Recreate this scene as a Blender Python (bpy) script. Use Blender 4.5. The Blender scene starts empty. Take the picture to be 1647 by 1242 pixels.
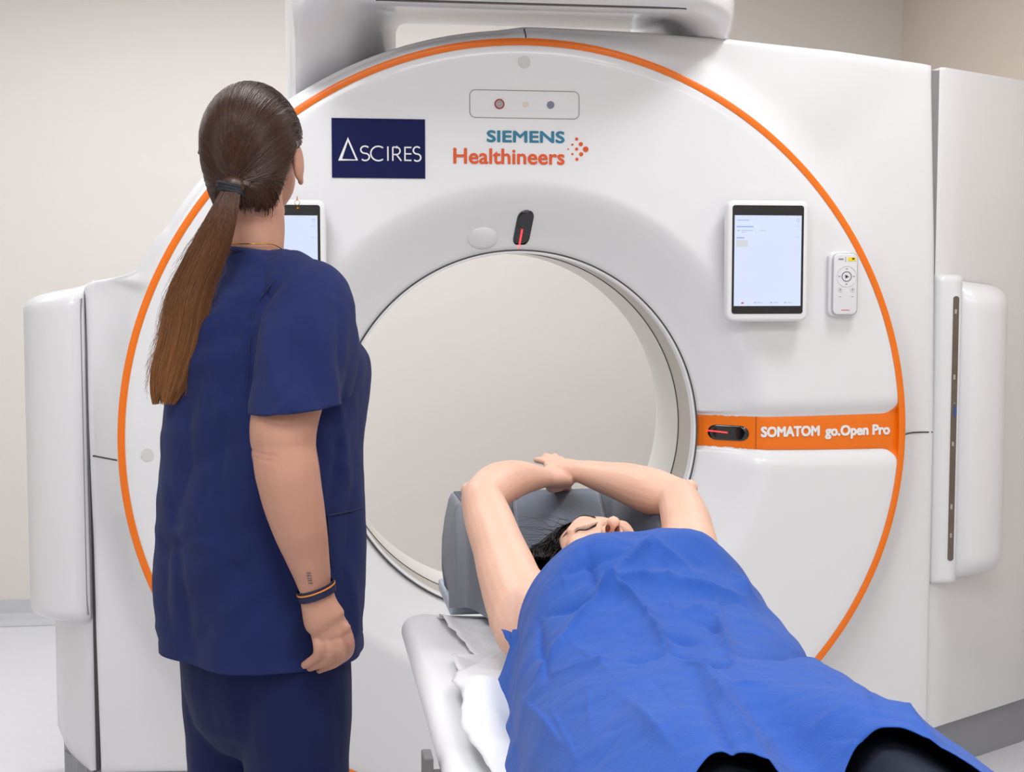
import bpy, bmesh, math, random
from math import sin, cos, pi, sqrt, atan2, radians, exp, hypot
from mathutils import Vector, Matrix, noise, Euler
from mathutils.bvhtree import BVHTree

random.seed(7)
S = bpy.context.scene
COL = S.collection

# ------------------------------------------------------------------ camera
cam_d = bpy.data.cameras.new('camera')
cam_d.sensor_width = 36.0
cam_d.lens = 50.0
cam_d.clip_start = 0.05
cam = bpy.data.objects.new('camera', cam_d)
COL.objects.link(cam)
PITCH = 0.0728
cam.location = (0, 0, 1.40)
cam.rotation_euler = (pi / 2 - PITCH, 0, 0)
S.camera = cam

# ------------------------------------------------------------------ frames
YAW = 0.1464
GX, GY = 0.0394, 3.5866
GM = Matrix.Translation((GX, GY, 0)) @ Matrix.Rotation(YAW, 4, 'Z')     # scanner frame -> world
GI = GM.inverted()
ZC = 1.0156


def g2w(x, y, z):
    return GM @ Vector((x, y, z))


def w2g(v):
    return GI @ Vector(v)


def at(px, py, Y):
    """photo pixel -> world point at distance Y in front of the camera"""
    c, s = cos(PITCH), sin(PITCH)
    a = (px - 823.5) / 2287.5
    u = (621 - py) / 2287.5
    d = Vector((a, c + u * s, u * c - s))
    return Vector((0, 0, 1.4)) + d * (Y / d.y)


# ------------------------------------------------------------------ world, lights, exposure
S.view_settings.view_transform = 'Standard'
S.view_settings.look = 'None'
S.view_settings.gamma = 1.0
S.view_settings.use_curve_mapping = False
S.view_settings.exposure = 0.12
w = bpy.data.worlds.new('world')
S.world = w
w.use_nodes = True
w.node_tree.nodes['Background'].inputs[0].default_value = (0.9, 0.95, 1.0, 1)
w.node_tree.nodes['Background'].inputs[1].default_value = 0.3


def area(name, x, y, z, sx, sy, power, col=(0.97, 0.985, 1.0)):
    l = bpy.data.lights.new(name, 'AREA')
    l.shape = 'RECTANGLE'
    l.size, l.size_y = sx, sy
    l.energy = power
    l.color = col
    o = bpy.data.objects.new(name, l)
    COL.objects.link(o)
    o.location = g2w(x, y, z)
    o.rotation_euler = (0, 0, YAW)
    return o


LIGHTS = [(0.95, -0.68, 0.45, 0.45, 13), (-0.95, -0.68, 0.45, 0.45, 11), (0.3, -2.6, 1.2, 0.6, 20), (-0.85, -2.35, 0.6, 0.6, 15),  # last entry: unseen fill added to brighten the left of the table
          (-1.6, -3.8, 1.2, 0.6, 20), (1.5, -3.8, 1.2, 0.6, 16), (-2.3, 0.9, 0.6, 1.2, 3), (-0.5, 1.15, 3.0, 0.5, 40)]  # last entry: fill added behind the scanner to light the back wall
for i, (x, y, sx, sy, p) in enumerate(LIGHTS):
    area('ceiling_and_fill_light', x, y, 2.74, sx, sy, p)


# ------------------------------------------------------------------ materials
def lin(c):
    return tuple(((v / 255) / 12.92 if v / 255 <= 0.04045 else ((v / 255 + 0.055) / 1.055) ** 2.4) for v in c) + (1,)


MATS = {}


def mat(name, rgb, rough=0.5, metal=0.0, var=0.04, scale=8.0, bump=0.0, bscale=200.0, coat=0.0, sss=0.0,
        spec=0.5, emit=0.0, stretch=None, sheen=0.0, sss_col=None):
    if name in MATS:
        return MATS[name]
    m = bpy.data.materials.new(name)
    m.use_nodes = True
    nt = m.node_tree
    b = nt.nodes['Principled BSDF']
    base = lin(rgb)
    tc = nt.nodes.new('ShaderNodeTexCoord')
    mp = nt.nodes.new('ShaderNodeMapping')
    if stretch:
        mp.inputs['Scale'].default_value = stretch
    nt.links.new(tc.outputs['Object'], mp.inputs[0])
    n = nt.nodes.new('ShaderNodeTexNoise')
    n.inputs['Scale'].default_value = scale
    n.inputs['Detail'].default_value = 4
    nt.links.new(mp.outputs[0], n.inputs['Vector'])
    mx = nt.nodes.new('ShaderNodeMix')
    mx.data_type = 'RGBA'
    mx.inputs[6].default_value = tuple(max(0, v * (1 - var)) for v in base[:3]) + (1,)
    mx.inputs[7].default_value = tuple(min(1, v * (1 + var)) for v in base[:3]) + (1,)
    nt.links.new(n.outputs['Fac'], mx.inputs[0])
    nt.links.new(mx.outputs[2], b.inputs['Base Color'])
    b.inputs['Roughness'].default_value = rough
    b.inputs['Metallic'].default_value = metal
    b.inputs['Coat Weight'].default_value = coat
    b.inputs['Specular IOR Level'].default_value = spec
    b.inputs['Sheen Weight'].default_value = sheen
    if sss:
        b.inputs['Subsurface Weight'].default_value = sss
        b.inputs['Subsurface Radius'].default_value = (0.012, 0.004, 0.002)
        b.inputs['Subsurface Scale'].default_value = 1.0
    if emit:
        nt.links.new(mx.outputs[2], b.inputs['Emission Color'])
        b.inputs['Emission Strength'].default_value = emit
    if bump:
        n2 = nt.nodes.new('ShaderNodeTexNoise')
        n2.inputs['Scale'].default_value = bscale
        n2.inputs['Detail'].default_value = 3
        nt.links.new(mp.outputs[0], n2.inputs['Vector'])
        bp = nt.nodes.new('ShaderNodeBump')
        bp.inputs['Strength'].default_value = bump
        bp.inputs['Distance'].default_value = 0.002
        nt.links.new(n2.outputs['Fac'], bp.inputs['Height'])
        nt.links.new(bp.outputs[0], b.inputs['Normal'])
    MATS[name] = m
    return m


def weave(m, scale=900.0, strength=0.25):
    """fine woven relief on a cloth material"""
    nt = m.node_tree
    b = nt.nodes['Principled BSDF']
    tc = nt.nodes.new('ShaderNodeTexCoord')
    w1 = nt.nodes.new('ShaderNodeTexWave')
    w1.inputs['Scale'].default_value = scale
    w1.bands_direction = 'Z'
    w2 = nt.nodes.new('ShaderNodeTexWave')
    w2.inputs['Scale'].default_value = scale
    w2.bands_direction = 'X'
    for x in (w1, w2):
        nt.links.new(tc.outputs['Object'], x.inputs['Vector'])
    ad = nt.nodes.new('ShaderNodeMath')
    nt.links.new(w1.outputs['Fac'], ad.inputs[0])
    nt.links.new(w2.outputs['Fac'], ad.inputs[1])
    bp = nt.nodes.new('ShaderNodeBump')
    bp.inputs['Strength'].default_value = strength
    bp.inputs['Distance'].default_value = 0.0006
    nt.links.new(ad.outputs[0], bp.inputs['Height'])
    if b.inputs['Normal'].is_linked:
        nt.links.new(b.inputs['Normal'].links[0].from_socket, bp.inputs['Normal'])
    nt.links.new(bp.outputs[0], b.inputs['Normal'])
    return m


M_WALL = mat('wall_paint', (225, 219, 213), 0.85, var=0.015, bump=0.05, bscale=120)
M_WALLR = mat('side_wall_paint', (218, 205, 192), 0.85, var=0.015, bump=0.05, bscale=120)
M_FLOOR = mat('vinyl_floor', (222, 223, 228), 0.35, var=0.03, scale=30)
M_SKIRT = mat('skirting_vinyl', (200, 201, 207), 0.5)
M_CEIL = mat('ceiling_paint', (240, 240, 238), 0.9)
M_WHITE = mat('white_lacquer', (232, 232, 234), 0.28, var=0.01, coat=0.25)
M_WHITE2 = mat('white_satin_plastic', (234, 234, 236), 0.4, var=0.01)
M_ORANGE = mat('orange_lacquer', (244, 118, 0), 0.35, var=0.02, coat=0.1)
M_TAUPE = mat('bore_window_film', (196, 190, 182), 0.45, var=0.02)
M_CREAM = mat('bore_cream_plastic', (226, 223, 218), 0.35, var=0.01)
M_SEAM = mat('dark_gap_shade', (70, 68, 68), 0.6)  # dark colour stands in for shade inside the open cover gaps
M_LSEAM = mat('grey_gap_and_print', (140, 138, 138), 0.6)
M_KICK = mat('grey_base_plastic', (150, 152, 158), 0.45, bump=0.1)
M_BLACKG = mat('black_glass', (14, 14, 17), 0.08, coat=0.6)
M_BLACK = mat('black_plastic', (24, 24, 26), 0.4)
M_NAVYSIGN = mat('navy_vinyl', (20, 26, 76), 0.6, bump=0.1, bscale=600, spec=0.15)
M_LETTER = mat('white_print', (236, 236, 236), 0.5)
M_TEAL = mat('teal_print', (30, 120, 150), 0.5)
M_ORPRINT = mat('orange_print', (222, 84, 22), 0.5)
M_SKIN = mat('skin_nurse', (192, 142, 120), 0.5, var=0.10, scale=14, bump=0.25, bscale=260, sss=0.15)
M_SKINP = mat('skin_patient', (224, 180, 158), 0.48, var=0.09, scale=12, bump=0.2, bscale=260, sss=0.15)
M_SCRUB = weave(mat('navy_scrub_cotton', (30, 41, 90), 0.88, var=0.12, scale=20, bump=0.25, bscale=90, sheen=0.05, spec=0.2), 700, 0.3)
M_PANTS = mat('black_trousers', (32, 37, 52), 0.85, var=0.15, scale=30, spec=0.25, sheen=0.0, bump=0.3, bscale=300)
M_DRAPE = mat('blue_nonwoven', (31, 78, 162), 0.8, var=0.08, scale=26, bump=0.35, bscale=420, sheen=0.08, spec=0.3)
M_PAPER = mat('paper_sheet', (222, 222, 226), 0.85, var=0.02, bump=0.25, bscale=260)
M_FOAM = mat('grey_vinyl_foam', (108, 115, 128), 0.45, var=0.05, bump=0.25, bscale=500)
M_FOAM2 = mat('grey_vinyl_foam_lit', (132, 136, 145), 0.5, var=0.05, bump=0.25, bscale=500)  # lighter copy of the foam, with the lit side put into the colour
M_HAIRB = mat('black_hair', (24, 20, 20), 0.38, var=0.3, scale=60)
M_GOLD = mat('gold_metal', (206, 150, 70), 0.25, metal=1.0)
M_STEEL = mat('steel', (150, 150, 152), 0.3, metal=0.9)
M_SLOT = mat('smoked_brown_plastic', (104, 92, 80), 0.25, var=0.25, scale=20)
M_RED = mat('red_laser_line', (255, 40, 40), 0.5, emit=4.0)


def hair_mat(name, c1, c2, zlo, zhi):
    m = bpy.data.materials.new(name)
    m.use_nodes = True
    nt = m.node_tree
    b = nt.nodes['Principled BSDF']
    geo = nt.nodes.new('ShaderNodeNewGeometry')
    sep = nt.nodes.new('ShaderNodeSeparateXYZ')
    nt.links.new(geo.outputs['Position'], sep.inputs[0])
    mr = nt.nodes.new('ShaderNodeMapRange')
    mr.inputs['From Min'].default_value = zhi
    mr.inputs['From Max'].default_value = zlo
    nt.links.new(sep.outputs['Z'], mr.inputs['Value'])
    n = nt.nodes.new('ShaderNodeTexNoise')
    n.inputs['Scale'].default_value = 45
    mix0 = nt.nodes.new('ShaderNodeMath')
    mix0.operation = 'MULTIPLY_ADD'
    mix0.inputs[1].default_value = 0.5
    mix0.inputs[2].default_value = -0.22
    nt.links.new(n.outputs['Fac'], mix0.inputs[0])
    ad = nt.nodes.new('ShaderNodeMath')
    ad.use_clamp = True
    nt.links.new(mix0.outputs[0], ad.inputs[0])
    nt.links.new(mr.outputs[0], ad.inputs[1])
    mx = nt.nodes.new('ShaderNodeMix')
    mx.data_type = 'RGBA'
    mx.inputs[6].default_value = lin(c1)
    mx.inputs[7].default_value = lin(c2)
    nt.links.new(ad.outputs[0], mx.inputs[0])
    nt.links.new(mx.outputs[2], b.inputs['Base Color'])
    b.inputs['Roughness'].default_value = 0.36
    b.inputs['Specular IOR Level'].default_value = 0.55
    MATS[name] = m
    return m


M_HAIR = hair_mat('brown_hair', (58, 33, 22), (156, 102, 56), 1.16, 1.56)


# ------------------------------------------------------------------ object helpers
def thing(name, label, cat, loc, rotz=0.0, group=None):
    o = bpy.data.objects.new(name, None)
    COL.objects.link(o)
    o.empty_display_size = 0.1
    o.location = loc
    o.rotation_euler = (0, 0, rotz)
    o['label'] = label
    o['category'] = cat
    if group:
        o['group'] = group
    bpy.context.view_layer.update()
    return o


def worldm(o):
    m = Matrix.LocRotScale(o.location, o.rotation_euler, None)
    return worldm(o.parent) @ m if o.parent else m


def put(name, bm, m, parent=None, frame='W', smooth=True, label=None, kind=None, autosmooth=None):
    """link a bmesh, given in world ('W') or scanner ('G') coordinates, as one mesh object"""
    me = bpy.data.meshes.new(name)
    bmesh.ops.recalc_face_normals(bm, faces=bm.faces)
    bm.to_mesh(me)
    bm.free()
    mt = GM.copy() if frame == 'G' else Matrix.Identity(4)
    if parent:
        mt = worldm(parent).inverted() @ mt
    me.transform(mt)
    for p in me.polygons:
        p.use_smooth = smooth
    if smooth and autosmooth is not None:
        me.set_sharp_from_angle(angle=radians(autosmooth))
    ms = m if isinstance(m, (list, tuple)) else [m]
    for q in ms:
        me.materials.append(q)
    o = bpy.data.objects.new(name, me)
    COL.objects.link(o)
    if parent:
        o.parent = parent
    if label:
        o['label'] = label
    if kind:
        o['kind'] = kind
    return o


def struct(name, bm, m, frame='G', smooth=False):
    return put(name, bm, m, None, frame, smooth, kind='structure')


def box(bm, c, s, bev=0.0, seg=2, rot=None):
    r = bmesh.ops.create_cube(bm, size=1.0)
    vs = r['verts']
    bmesh.ops.scale(bm, vec=s, verts=vs)
    if bev > 0:
        es = list({e for v in vs for e in v.link_edges})
        rr = bmesh.ops.bevel(bm, geom=es, offset=bev, segments=seg, affect='EDGES', profile=0.5)
        vs = list({v for f in rr['faces'] for v in f.verts} | {v for v in vs if v.is_valid})
    if rot is not None:
        bmesh.ops.rotate(bm, cent=(0, 0, 0), matrix=rot, verts=vs)
    bmesh.ops.translate(bm, vec=c, verts=vs)
    return vs


def NB():
    return bmesh.new()


def catmull(pts, n):
    P = [Vector(p) for p in pts]
    if len(P) == 2:
        return [P[0].lerp(P[1], i / n) for i in range(n + 1)]
    out = []
    ext = [P[0] * 2 - P[1]] + P + [P[-1] * 2 - P[-2]]
    segs = len(P) - 1
    for i in range(segs):
        a, b, c, d = ext[i:i + 4]
        for k in range(n):
            t = k / n
            out.append(0.5 * ((2 * b) + (c - a) * t + (2 * a - 5 * b + 4 * c - d) * t * t + (3 * b - a - 3 * c + d) * t ** 3))
    out.append(P[-1].copy())
    return out


def tube(bm, pts, rad, n=6, sides=12, flat=None, up=(0, 0, 1), round_ends=True, spline=True):
    """tapering tube; rad is a list per point; flat = per point (a,b) multipliers along side/up"""
    k = len(pts)
    if not hasattr(rad, '__len__'):
        rad = [rad] * k
    P = catmull(pts, n) if spline else [Vector(p) for p in pts]
    if spline and k > 2:
        R = [v.x for v in catmull([(r, 0, 0) for r in rad], n)]
    elif spline:
        R = [rad[0] + (rad[1] - rad[0]) * i / n for i in range(n + 1)]
    else:
        R = list(rad)
    FL = None
    if flat:
        FL = [(v.x, v.y) for v in catmull([(f[0], f[1], 0) for f in flat], n)] if spline else flat
    rings = []
    up = Vector(up)
    dd_ = (P[-1] - P[0])
    if dd_.length > 1e-6 and abs(dd_.normalized().dot(up.normalized())) > 0.88:
        up = Vector((0.15, 1, 0))
    T = []
    for i in range(len(P)):
        a = P[max(0, i - 1)]
        b = P[min(len(P) - 1, i + 1)]
        T.append((b - a).normalized())
    seq = []
    if round_ends:
        for q in (0.97, 0.8, 0.45):
            seq.append((0, -R[0] * q, sqrt(1 - q * q)))
    for i in range(len(P)):
        seq.append((i, 0, 1))
    if round_ends:
        for q in (0.45, 0.8, 0.97):
            seq.append((len(P) - 1, R[-1] * q, sqrt(1 - q * q)))
    for i, off, sc in seq:
        t = T[i]
        sd = t.cross(up)
        if sd.length < 1e-3:
            sd = t.cross(Vector((1, 0, 0)))
        sd.normalize()
        u2 = sd.cross(t).normalized()
        fa, fb = FL[i] if FL else (1, 1)
        c = P[i] + t * off
        ring = []
        for s in range(sides):
            a = 2 * pi * s / sides
            ring.append(bm.verts.new(c + sd * cos(a) * R[i] * sc * fa + u2 * sin(a) * R[i] * sc * fb))
        rings.append(ring)
    for r0, r1 in zip(rings, rings[1:]):
        for s in range(sides):
            bm.faces.new((r0[s], r0[(s + 1) % sides], r1[(s + 1) % sides], r1[s]))
    bm.faces.new(list(reversed(rings[0])))
    bm.faces.new(rings[-1])
    return rings


def ell(bm, c, r, rot=None, u=24, v=16):
    x = bmesh.ops.create_uvsphere(bm, u_segments=u, v_segments=v, radius=1.0)
    vs = x['verts']
    bmesh.ops.scale(bm, vec=r, verts=vs)
    if rot is not None:
        bmesh.ops.rotate(bm, cent=(0, 0, 0), matrix=rot, verts=vs)
    bmesh.ops.translate(bm, vec=c, verts=vs)
    return vs


def loft(bm, rings, cap=True, close=True):
    R = [[bm.verts.new(p) for p in r] for r in rings]
    n = len(R[0])
    for a, b in zip(R, R[1:]):
        for s in range(n if close else n - 1):
            bm.faces.new((a[s], a[(s + 1) % n], b[(s + 1) % n], b[s]))
    if cap:
        bm.faces.new(list(reversed(R[0])))
        bm.faces.new(R[-1])
    return R


def grid(bm, rows, close=False):
    return loft(bm, rows, cap=False, close=close)


def fuse(bm, voxel, smooth=4, fac=0.5):
    """voxel-union a bmesh of overlapping closed shapes into one continuous smooth surface -> new bmesh"""
    me = bpy.data.meshes.new('tmp')
    bmesh.ops.recalc_face_normals(bm, faces=bm.faces)
    bm.to_mesh(me)
    bm.free()
    o = bpy.data.objects.new('tmp', me)
    COL.objects.link(o)
    md = o.modifiers.new('r', 'REMESH')
    md.mode = 'VOXEL'
    md.voxel_size = voxel
    md.use_smooth_shade = True
    if smooth:
        sm = o.modifiers.new('s', 'SMOOTH')
        sm.factor = fac
        sm.iterations = smooth
    dg = bpy.context.evaluated_depsgraph_get()
    ev = o.evaluated_get(dg)
    me2 = bpy.data.meshes.new_from_object(ev)
    out = bmesh.new()
    out.from_mesh(me2)
    bpy.data.objects.remove(o)
    bpy.data.meshes.remove(me)
    bpy.data.meshes.remove(me2)
    return out


def solidify(o, t, off=-1):
    md = o.modifiers.new('solid', 'SOLIDIFY')
    md.thickness = t
    md.offset = off
    return o


def sstep(a, b, x):
    t = min(1, max(0, (x - a) / (b - a)))
    return t * t * (3 - 2 * t)


def lerp(a, b, t):
    return a + (b - a) * t


def interp(tab, x):
    if x <= tab[0][0]:
        return tab[0][1:]
    for p, q in zip(tab, tab[1:]):
        if x <= q[0]:
            t = (x - p[0]) / (q[0] - p[0])
            t = t * t * (3 - 2 * t)
            return tuple(lerp(a, b, t) for a, b in zip(p[1:], q[1:]))
    return tab[-1][1:]


def seg_dist(p, a, b):
    ax, ay = a
    bx, by = b
    px, py = p
    dx, dy = bx - ax, by - ay
    t = max(0, min(1, ((px - ax) * dx + (py - ay) * dy) / (dx * dx + dy * dy + 1e-12)))
    return hypot(px - ax - t * dx, py - ay - t * dy), t

# ================================================================== ROOM
bm = NB(); box(bm, (-0.5, -1.3, -0.05), (5.6, 7.8, 0.1)); struct('floor', bm, M_FLOOR)
bm = NB(); box(bm, (-0.5, -1.3, 2.85), (5.6, 7.8, 0.1)); struct('ceiling', bm, M_CEIL)
bm = NB(); box(bm, (-0.5, 2.53, 1.4), (5.6, 0.14, 2.8)); struct('wall_back', bm, M_WALL)
bm = NB(); box(bm, (2.12, -1.3, 1.4), (0.14, 7.8, 2.8)); struct('wall_right', bm, M_WALLR)
bm = NB(); box(bm, (-3.27, -1.3, 1.4), (0.14, 7.8, 2.8)); struct('wall_left', bm, M_WALL)
bm = NB(); box(bm, (-0.5, -5.12, 1.4), (5.6, 0.14, 2.8)); struct('wall_front', bm, M_WALL)
# coved vinyl skirting along the walls in view
bm = NB()
prof = [(2.46, 0.10), (2.452, 0.10), (2.451, 0.045), (2.44, 0.018), (2.415, 0.004), (2.40, 0.001), (2.46, 0.0)]
loft(bm, [[(x, y, z) for y, z in prof] for x in (-3.2, 2.05)])
struct('baseboard_back', bm, M_SKIRT)
bm = NB()
loft(bm, [[(2.05 - (2.46 - y), x, z) for y, z in prof] for x in (-5.0, 2.45)])
struct('baseboard_right', bm, M_SKIRT)

# ================================================================== CT SCANNER
BX, BZ, BR = -0.006, 1.008, 0.472          # bore axis and radius
SC = thing('ct_scanner', 'large white scanner with round opening, orange ring and orange name band', 'scanner', g2w(0, 0.4, 0), YAW)


def ringR(th):
    return 0.9847 + 0.0164 * cos(2 * th) + 0.0068 * sin(th) - 0.006 * sin(3 * th)


def band_z(x):
    t = min(1, max(0, (x - 0.46) / 0.53))
    zc = 1.0085
    hw = lerp(0.0415, 0.047, t)
    zc += 0.0015 * sin(t * pi) - 0.004 * sin(t * pi)
    return zc, hw


def yf(x, z):
    """depth of the front cover"""
    rb = hypot(x - BX, z - BZ)
    u = min(1, max(0, (0.645 - rb) / 0.168))
    g = u * u * (3 - 2 * u) * 0.45 + 0.55 * u ** 1.2 if u > 0 else 0
    y = 0.10 * g
    th = atan2(z - ZC, x)
    R = ringR(th)
    rr = hypot(x, z - ZC)
    y += 0.003 * (1 - sstep(0.0, 0.03, R - rr))            # rolled edge towards the orange ring
    if x > 0.44:
        zc, hw = band_z(x)
        d = abs(z - zc) - hw
        k = 0.016
        if d < 0.004:
            y += k
        else:
            y += k * (1 - min(1, (d - 0.004) / 0.048)) ** 2.2 * sstep(0.46, 0.60, x)
            y += k * (1 - min(1, (d - 0.004) / 0.006)) * (1 - sstep(0.46, 0.60, x))
    return y


# front cover: one funnel-shaped disc between ring and bore
bm = NB()
NT = 900
tl = [0, 0.006] + [0.006 + 0.994 * (i / 64) for i in range(1, 62)] + [0.975, 0.985, 0.993]
rows = []
for i in range(NT):
    th = 2 * pi * i / NT
    R = ringR(th) - 0.008
    row = []
    for t in tl:
        x = lerp(BX + BR * cos(th), R * cos(th), t)
        z = lerp(BZ + BR * sin(th), ZC + R * sin(th), t)
        row.append((x, yf(x, z), z))
    # turned-in outer edge
    row.append((R * cos(th), yf(R * cos(th), ZC + R * sin(th)) + 0.0, ZC + R * sin(th)))
    row.append((R * cos(th), 0.045, ZC + R * sin(th)))
    rows.append(row)
rows.append(rows[0])
rows = rows
grid(bm, rows)
bmesh.ops.remove_doubles(bm, verts=bm.verts, dist=1e-5)
front = put('front_cover', bm, M_WHITE, SC, 'G')


def ring_band(name, r0, r1, y0, y1, m, n=360, cx=0, cz=ZC, fn=None, bulge=0.0, a0=0, a1=2 * pi, parent=None, label=None):
    bm = NB()
    rings = []
    for i in range(n + (0 if a1 - a0 > 6.28 else 1)):
        th = a0 + (a1 - a0) * i / n
        b = fn(th) if fn else 0
        q = []
        for r, y in ((r0, y1), (r0, y0), ((r0 + r1) / 2, y0 - bulge), (r1, y0), (r1, y1)):
            q.append((cx + (b + r) * cos(th), y, cz + (b + r) * sin(th)))
        rings.append(q)
    if a1 - a0 > 6.28:
        rings.append(rings[0])
    grid(bm, rings, close=True)
    bmesh.ops.remove_doubles(bm, verts=bm.verts, dist=1e-6)
    return put(name, bm, m, parent or SC, 'G', label=label, autosmooth=40)


ring_band('trim_ring', -0.0085, 0.0085, 0.001, 0.05, M_ORANGE, n=720, fn=ringR, bulge=0.003, label='orange trim ring')
ring_band('bore_seam', 0.4725, 0.4765, 0.093, 0.12, M_SEAM, cx=BX, cz=BZ, label='dark seam around the opening')
ring_band('bore_lip', 0.4665, 0.4725, 0.094, 0.125, M_WHITE2, cx=BX, cz=BZ, bulge=0.002)


def revolve(name, prof, m, n=240, cx=BX, cz=BZ, parent=None, label=None):
    bm = NB()
    rows = []
    for i in range(n):
        th = 2 * pi * i / n
        rows.append([(cx + r * cos(th), y, cz + r * sin(th)) for r, y in prof])
    rows.append(rows[0])
    grid(bm, rows)
    bmesh.ops.remove_doubles(bm, verts=bm.verts, dist=1e-6)
    return put(name, bm, m, parent or SC, 'G', label=label, autosmooth=50)


revolve('bore_window_ring', [(0.470, 0.118), (0.4715, 0.125), (0.4725, 0.268)], M_TAUPE, label='taupe inner ring of the opening')
revolve('bore_seam', [(0.4735, 0.266), (0.4705, 0.268), (0.4705, 0.2725), (0.4735, 0.275)], M_SEAM)
revolve('bore_rear_liner', [(0.4728, 0.272), (0.472, 0.45), (0.475, 0.52), (0.484, 0.57), (0.50, 0.605), (0.54, 0.64), (0.60, 0.66), (0.70, 0.665)], M_CREAM)
revolve('rear_cover', [(0.69, 0.665), (0.80, 0.66), (0.92, 0.65)], M_WHITE)

# outline of the white outer body as seen from the front, with its depth
OUT = [(0.0, 2.040, 0.06), (0.30, 2.036, 0.07), (0.52, 2.030, 0.085), (0.85, 2.010, 0.115), (1.10, 1.988, 0.148), (1.124, 1.984, 0.15),
       (1.145, 1.50, 0.152), (1.155, 1.0, 0.155), (1.155, 0.5, 0.155), (1.155, 0.145, 0.155),
       (0.8, 0.145, 0.12), (0.3, 0.145, 0.10), (0, 0.145, 0.10), (-0.4, 0.145, 0.10), (-0.8, 0.145, 0.12),
       (-1.085, 0.145, 0.15), (-1.090, 0.5, 0.15), (-1.093, 0.95, 0.15), (-1.098, 1.30, 0.15), (-1.100, 1.385, 0.15), (-1.085, 1.402, 0.15),
       (-1.03, 1.411, 0.14), (-0.995, 1.418, 0.135), (-0.970, 1.43, 0.13), (-0.955, 1.452, 0.13), (-0.925, 1.50, 0.13)]
for k in range(0, 27):
    th = radians(149.5 - k * 2.12)
    R = ringR(th) + lerp(0.043, 0.036, k / 26)
    OUT.append((R * cos(th), ZC + R * sin(th), lerp(0.13, 0.075, k / 26)))
OUT = [p for p in OUT[:26]] + [p for p in OUT[26:] if p[0] < -0.03]


def out_hit(th):
    d = (cos(th), sin(th))
    best = None
    n = len(OUT)
    for i in range(n):
        a, b = OUT[i], OUT[(i + 1) % n]
        ax, az, bx, bz = a[0], a[1] - ZC, b[0], b[1] - ZC
        ex, ez = bx - ax, bz - az
        den = d[0] * ez - d[1] * ex
        if abs(den) < 1e-12:
            continue
        t = (ax * ez - az * ex) / den
        s = (ax * d[1] - az * d[0]) / den
        if t > 0 and -1e-9 <= s <= 1 + 1e-9:
            if best is None or t > best[0]:
                best = (t, lerp(a[2], b[2], s))
    return best


OH = []
NO = 720
for i in range(NO):
    OH.append(out_hit(2 * pi * (i + 0.5) / NO))
# smooth the depth a little
YB = [sum(OH[(i + k) % NO][1] for k in range(-4, 5)) / 9 for i in range(NO)]
bm = NB()
rows = []
for i in range(NO):
    th = 2 * pi * (i + 0.5) / NO
    R0 = ringR(th) + 0.0075
    R1 = OH[i][0]
    yb = YB[i]
    w_ = R1 - R0
    row = []
    n_in = 14
    for k in range(n_in + 1):
        t = k / n_in
        r = lerp(R0, R1 - min(0.012, w_ * 0.3), t)
        d = r - R0
        narrow = 1 - sstep(0.05, 0.12, w_)
        ya = 0.012 + (yb - 0.03) * (1 - (1 - min(1, d / 0.11)) ** 2.0) if w_ > 0.0 else 0
        yn = 0.006 + (yb - 0.02) * (d / w_) ** 1.6
        y = lerp(ya, yn, narrow)
        row.append((r * cos(th), y, ZC + r * sin(th)))
    e = min(0.012, w_ * 0.3)
    row.append(((R1 - e * 0.3) * cos(th), row[-1][1] + 0.004, ZC + (R1 - e * 0.3) * sin(th)))
    row.append((R1 * cos(th), row[-1][1] + 0.009, ZC + R1 * sin(th)))
    yl = row[-1][1]
    for yy in (0.25, 0.45, 0.60):
        row.append((R1 * cos(th), max(yy, yl + 0.02), ZC + R1 * sin(th)))
    row.append(((R1 - 0.03) * cos(th), 0.645, ZC + (R1 - 0.03) * sin(th)))
    row.append((0.90 * cos(th), 0.655, ZC + 0.90 * sin(th)))
    rows.append(row)
rows.append(rows[0])
grid(bm, rows)
bmesh.ops.remove_doubles(bm, verts=bm.verts, dist=1e-5)
bm.normal_update()
bmo = bm.copy()
outer = put('outer_cover', bm, M_WHITE, SC, 'G', autosmooth=50)
# ray caster onto the covers, scanner frame, looking along +y
bmf = NB()
tmp = []
for i in range(0, NT, 3):
    th = 2 * pi * i / NT
    R = ringR(th) - 0.008
    tmp.append([(lerp(BX + BR * cos(th), R * cos(th), t), yf(lerp(BX + BR * cos(th), R * cos(th), t), lerp(BZ + BR * sin(th), ZC + R * sin(th), t)), lerp(BZ + BR * sin(th), ZC + R * sin(th), t)) for t in tl])
TREE_O = BVHTree.FromBMesh(bmo)
bmo.free()
bmf.free()


def ysurf(x, z):
    r = hypot(x, z - ZC)
    if r < ringR(atan2(z - ZC, x)) - 0.008:
        return yf(x, z)
    h = TREE_O.ray_cast(Vector((x, -2, z)), Vector((0, 1, 0)))
    return h[0].y if h[0] is not None else 0.15


def strip(name, pts, wd, m, eps=0.0012, depth=0.004, parent=None, label=None):
    """thin strip following the cover through (x,z) points"""
    bm = NB()
    n = len(pts)
    rows = []
    for i, (x, z) in enumerate(pts):
        a = pts[max(0, i - 1)]
        b = pts[min(n - 1, i + 1)]
        dx, dz = b[0] - a[0], b[1] - a[1]
        L = hypot(dx, dz) or 1
        nx, nz = -dz / L, dx / L
        r = []
        for s, dy in ((-1, depth), (-1, 0), (1, 0), (1, depth)):
            X, Z = x + nx * wd / 2 * s, z + nz * wd / 2 * s
            r.append((X, ysurf(X, Z) - eps + dy, Z))
        rows.append(r)
    loft(bm, rows, cap=True, close=True)
    return put(name, bm, m, parent or SC, 'G', smooth=False, label=label)


def line_pts(a, b, n):
    return [(lerp(a[0], b[0], i / n), lerp(a[1], b[1], i / n)) for i in range(n + 1)]


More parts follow.
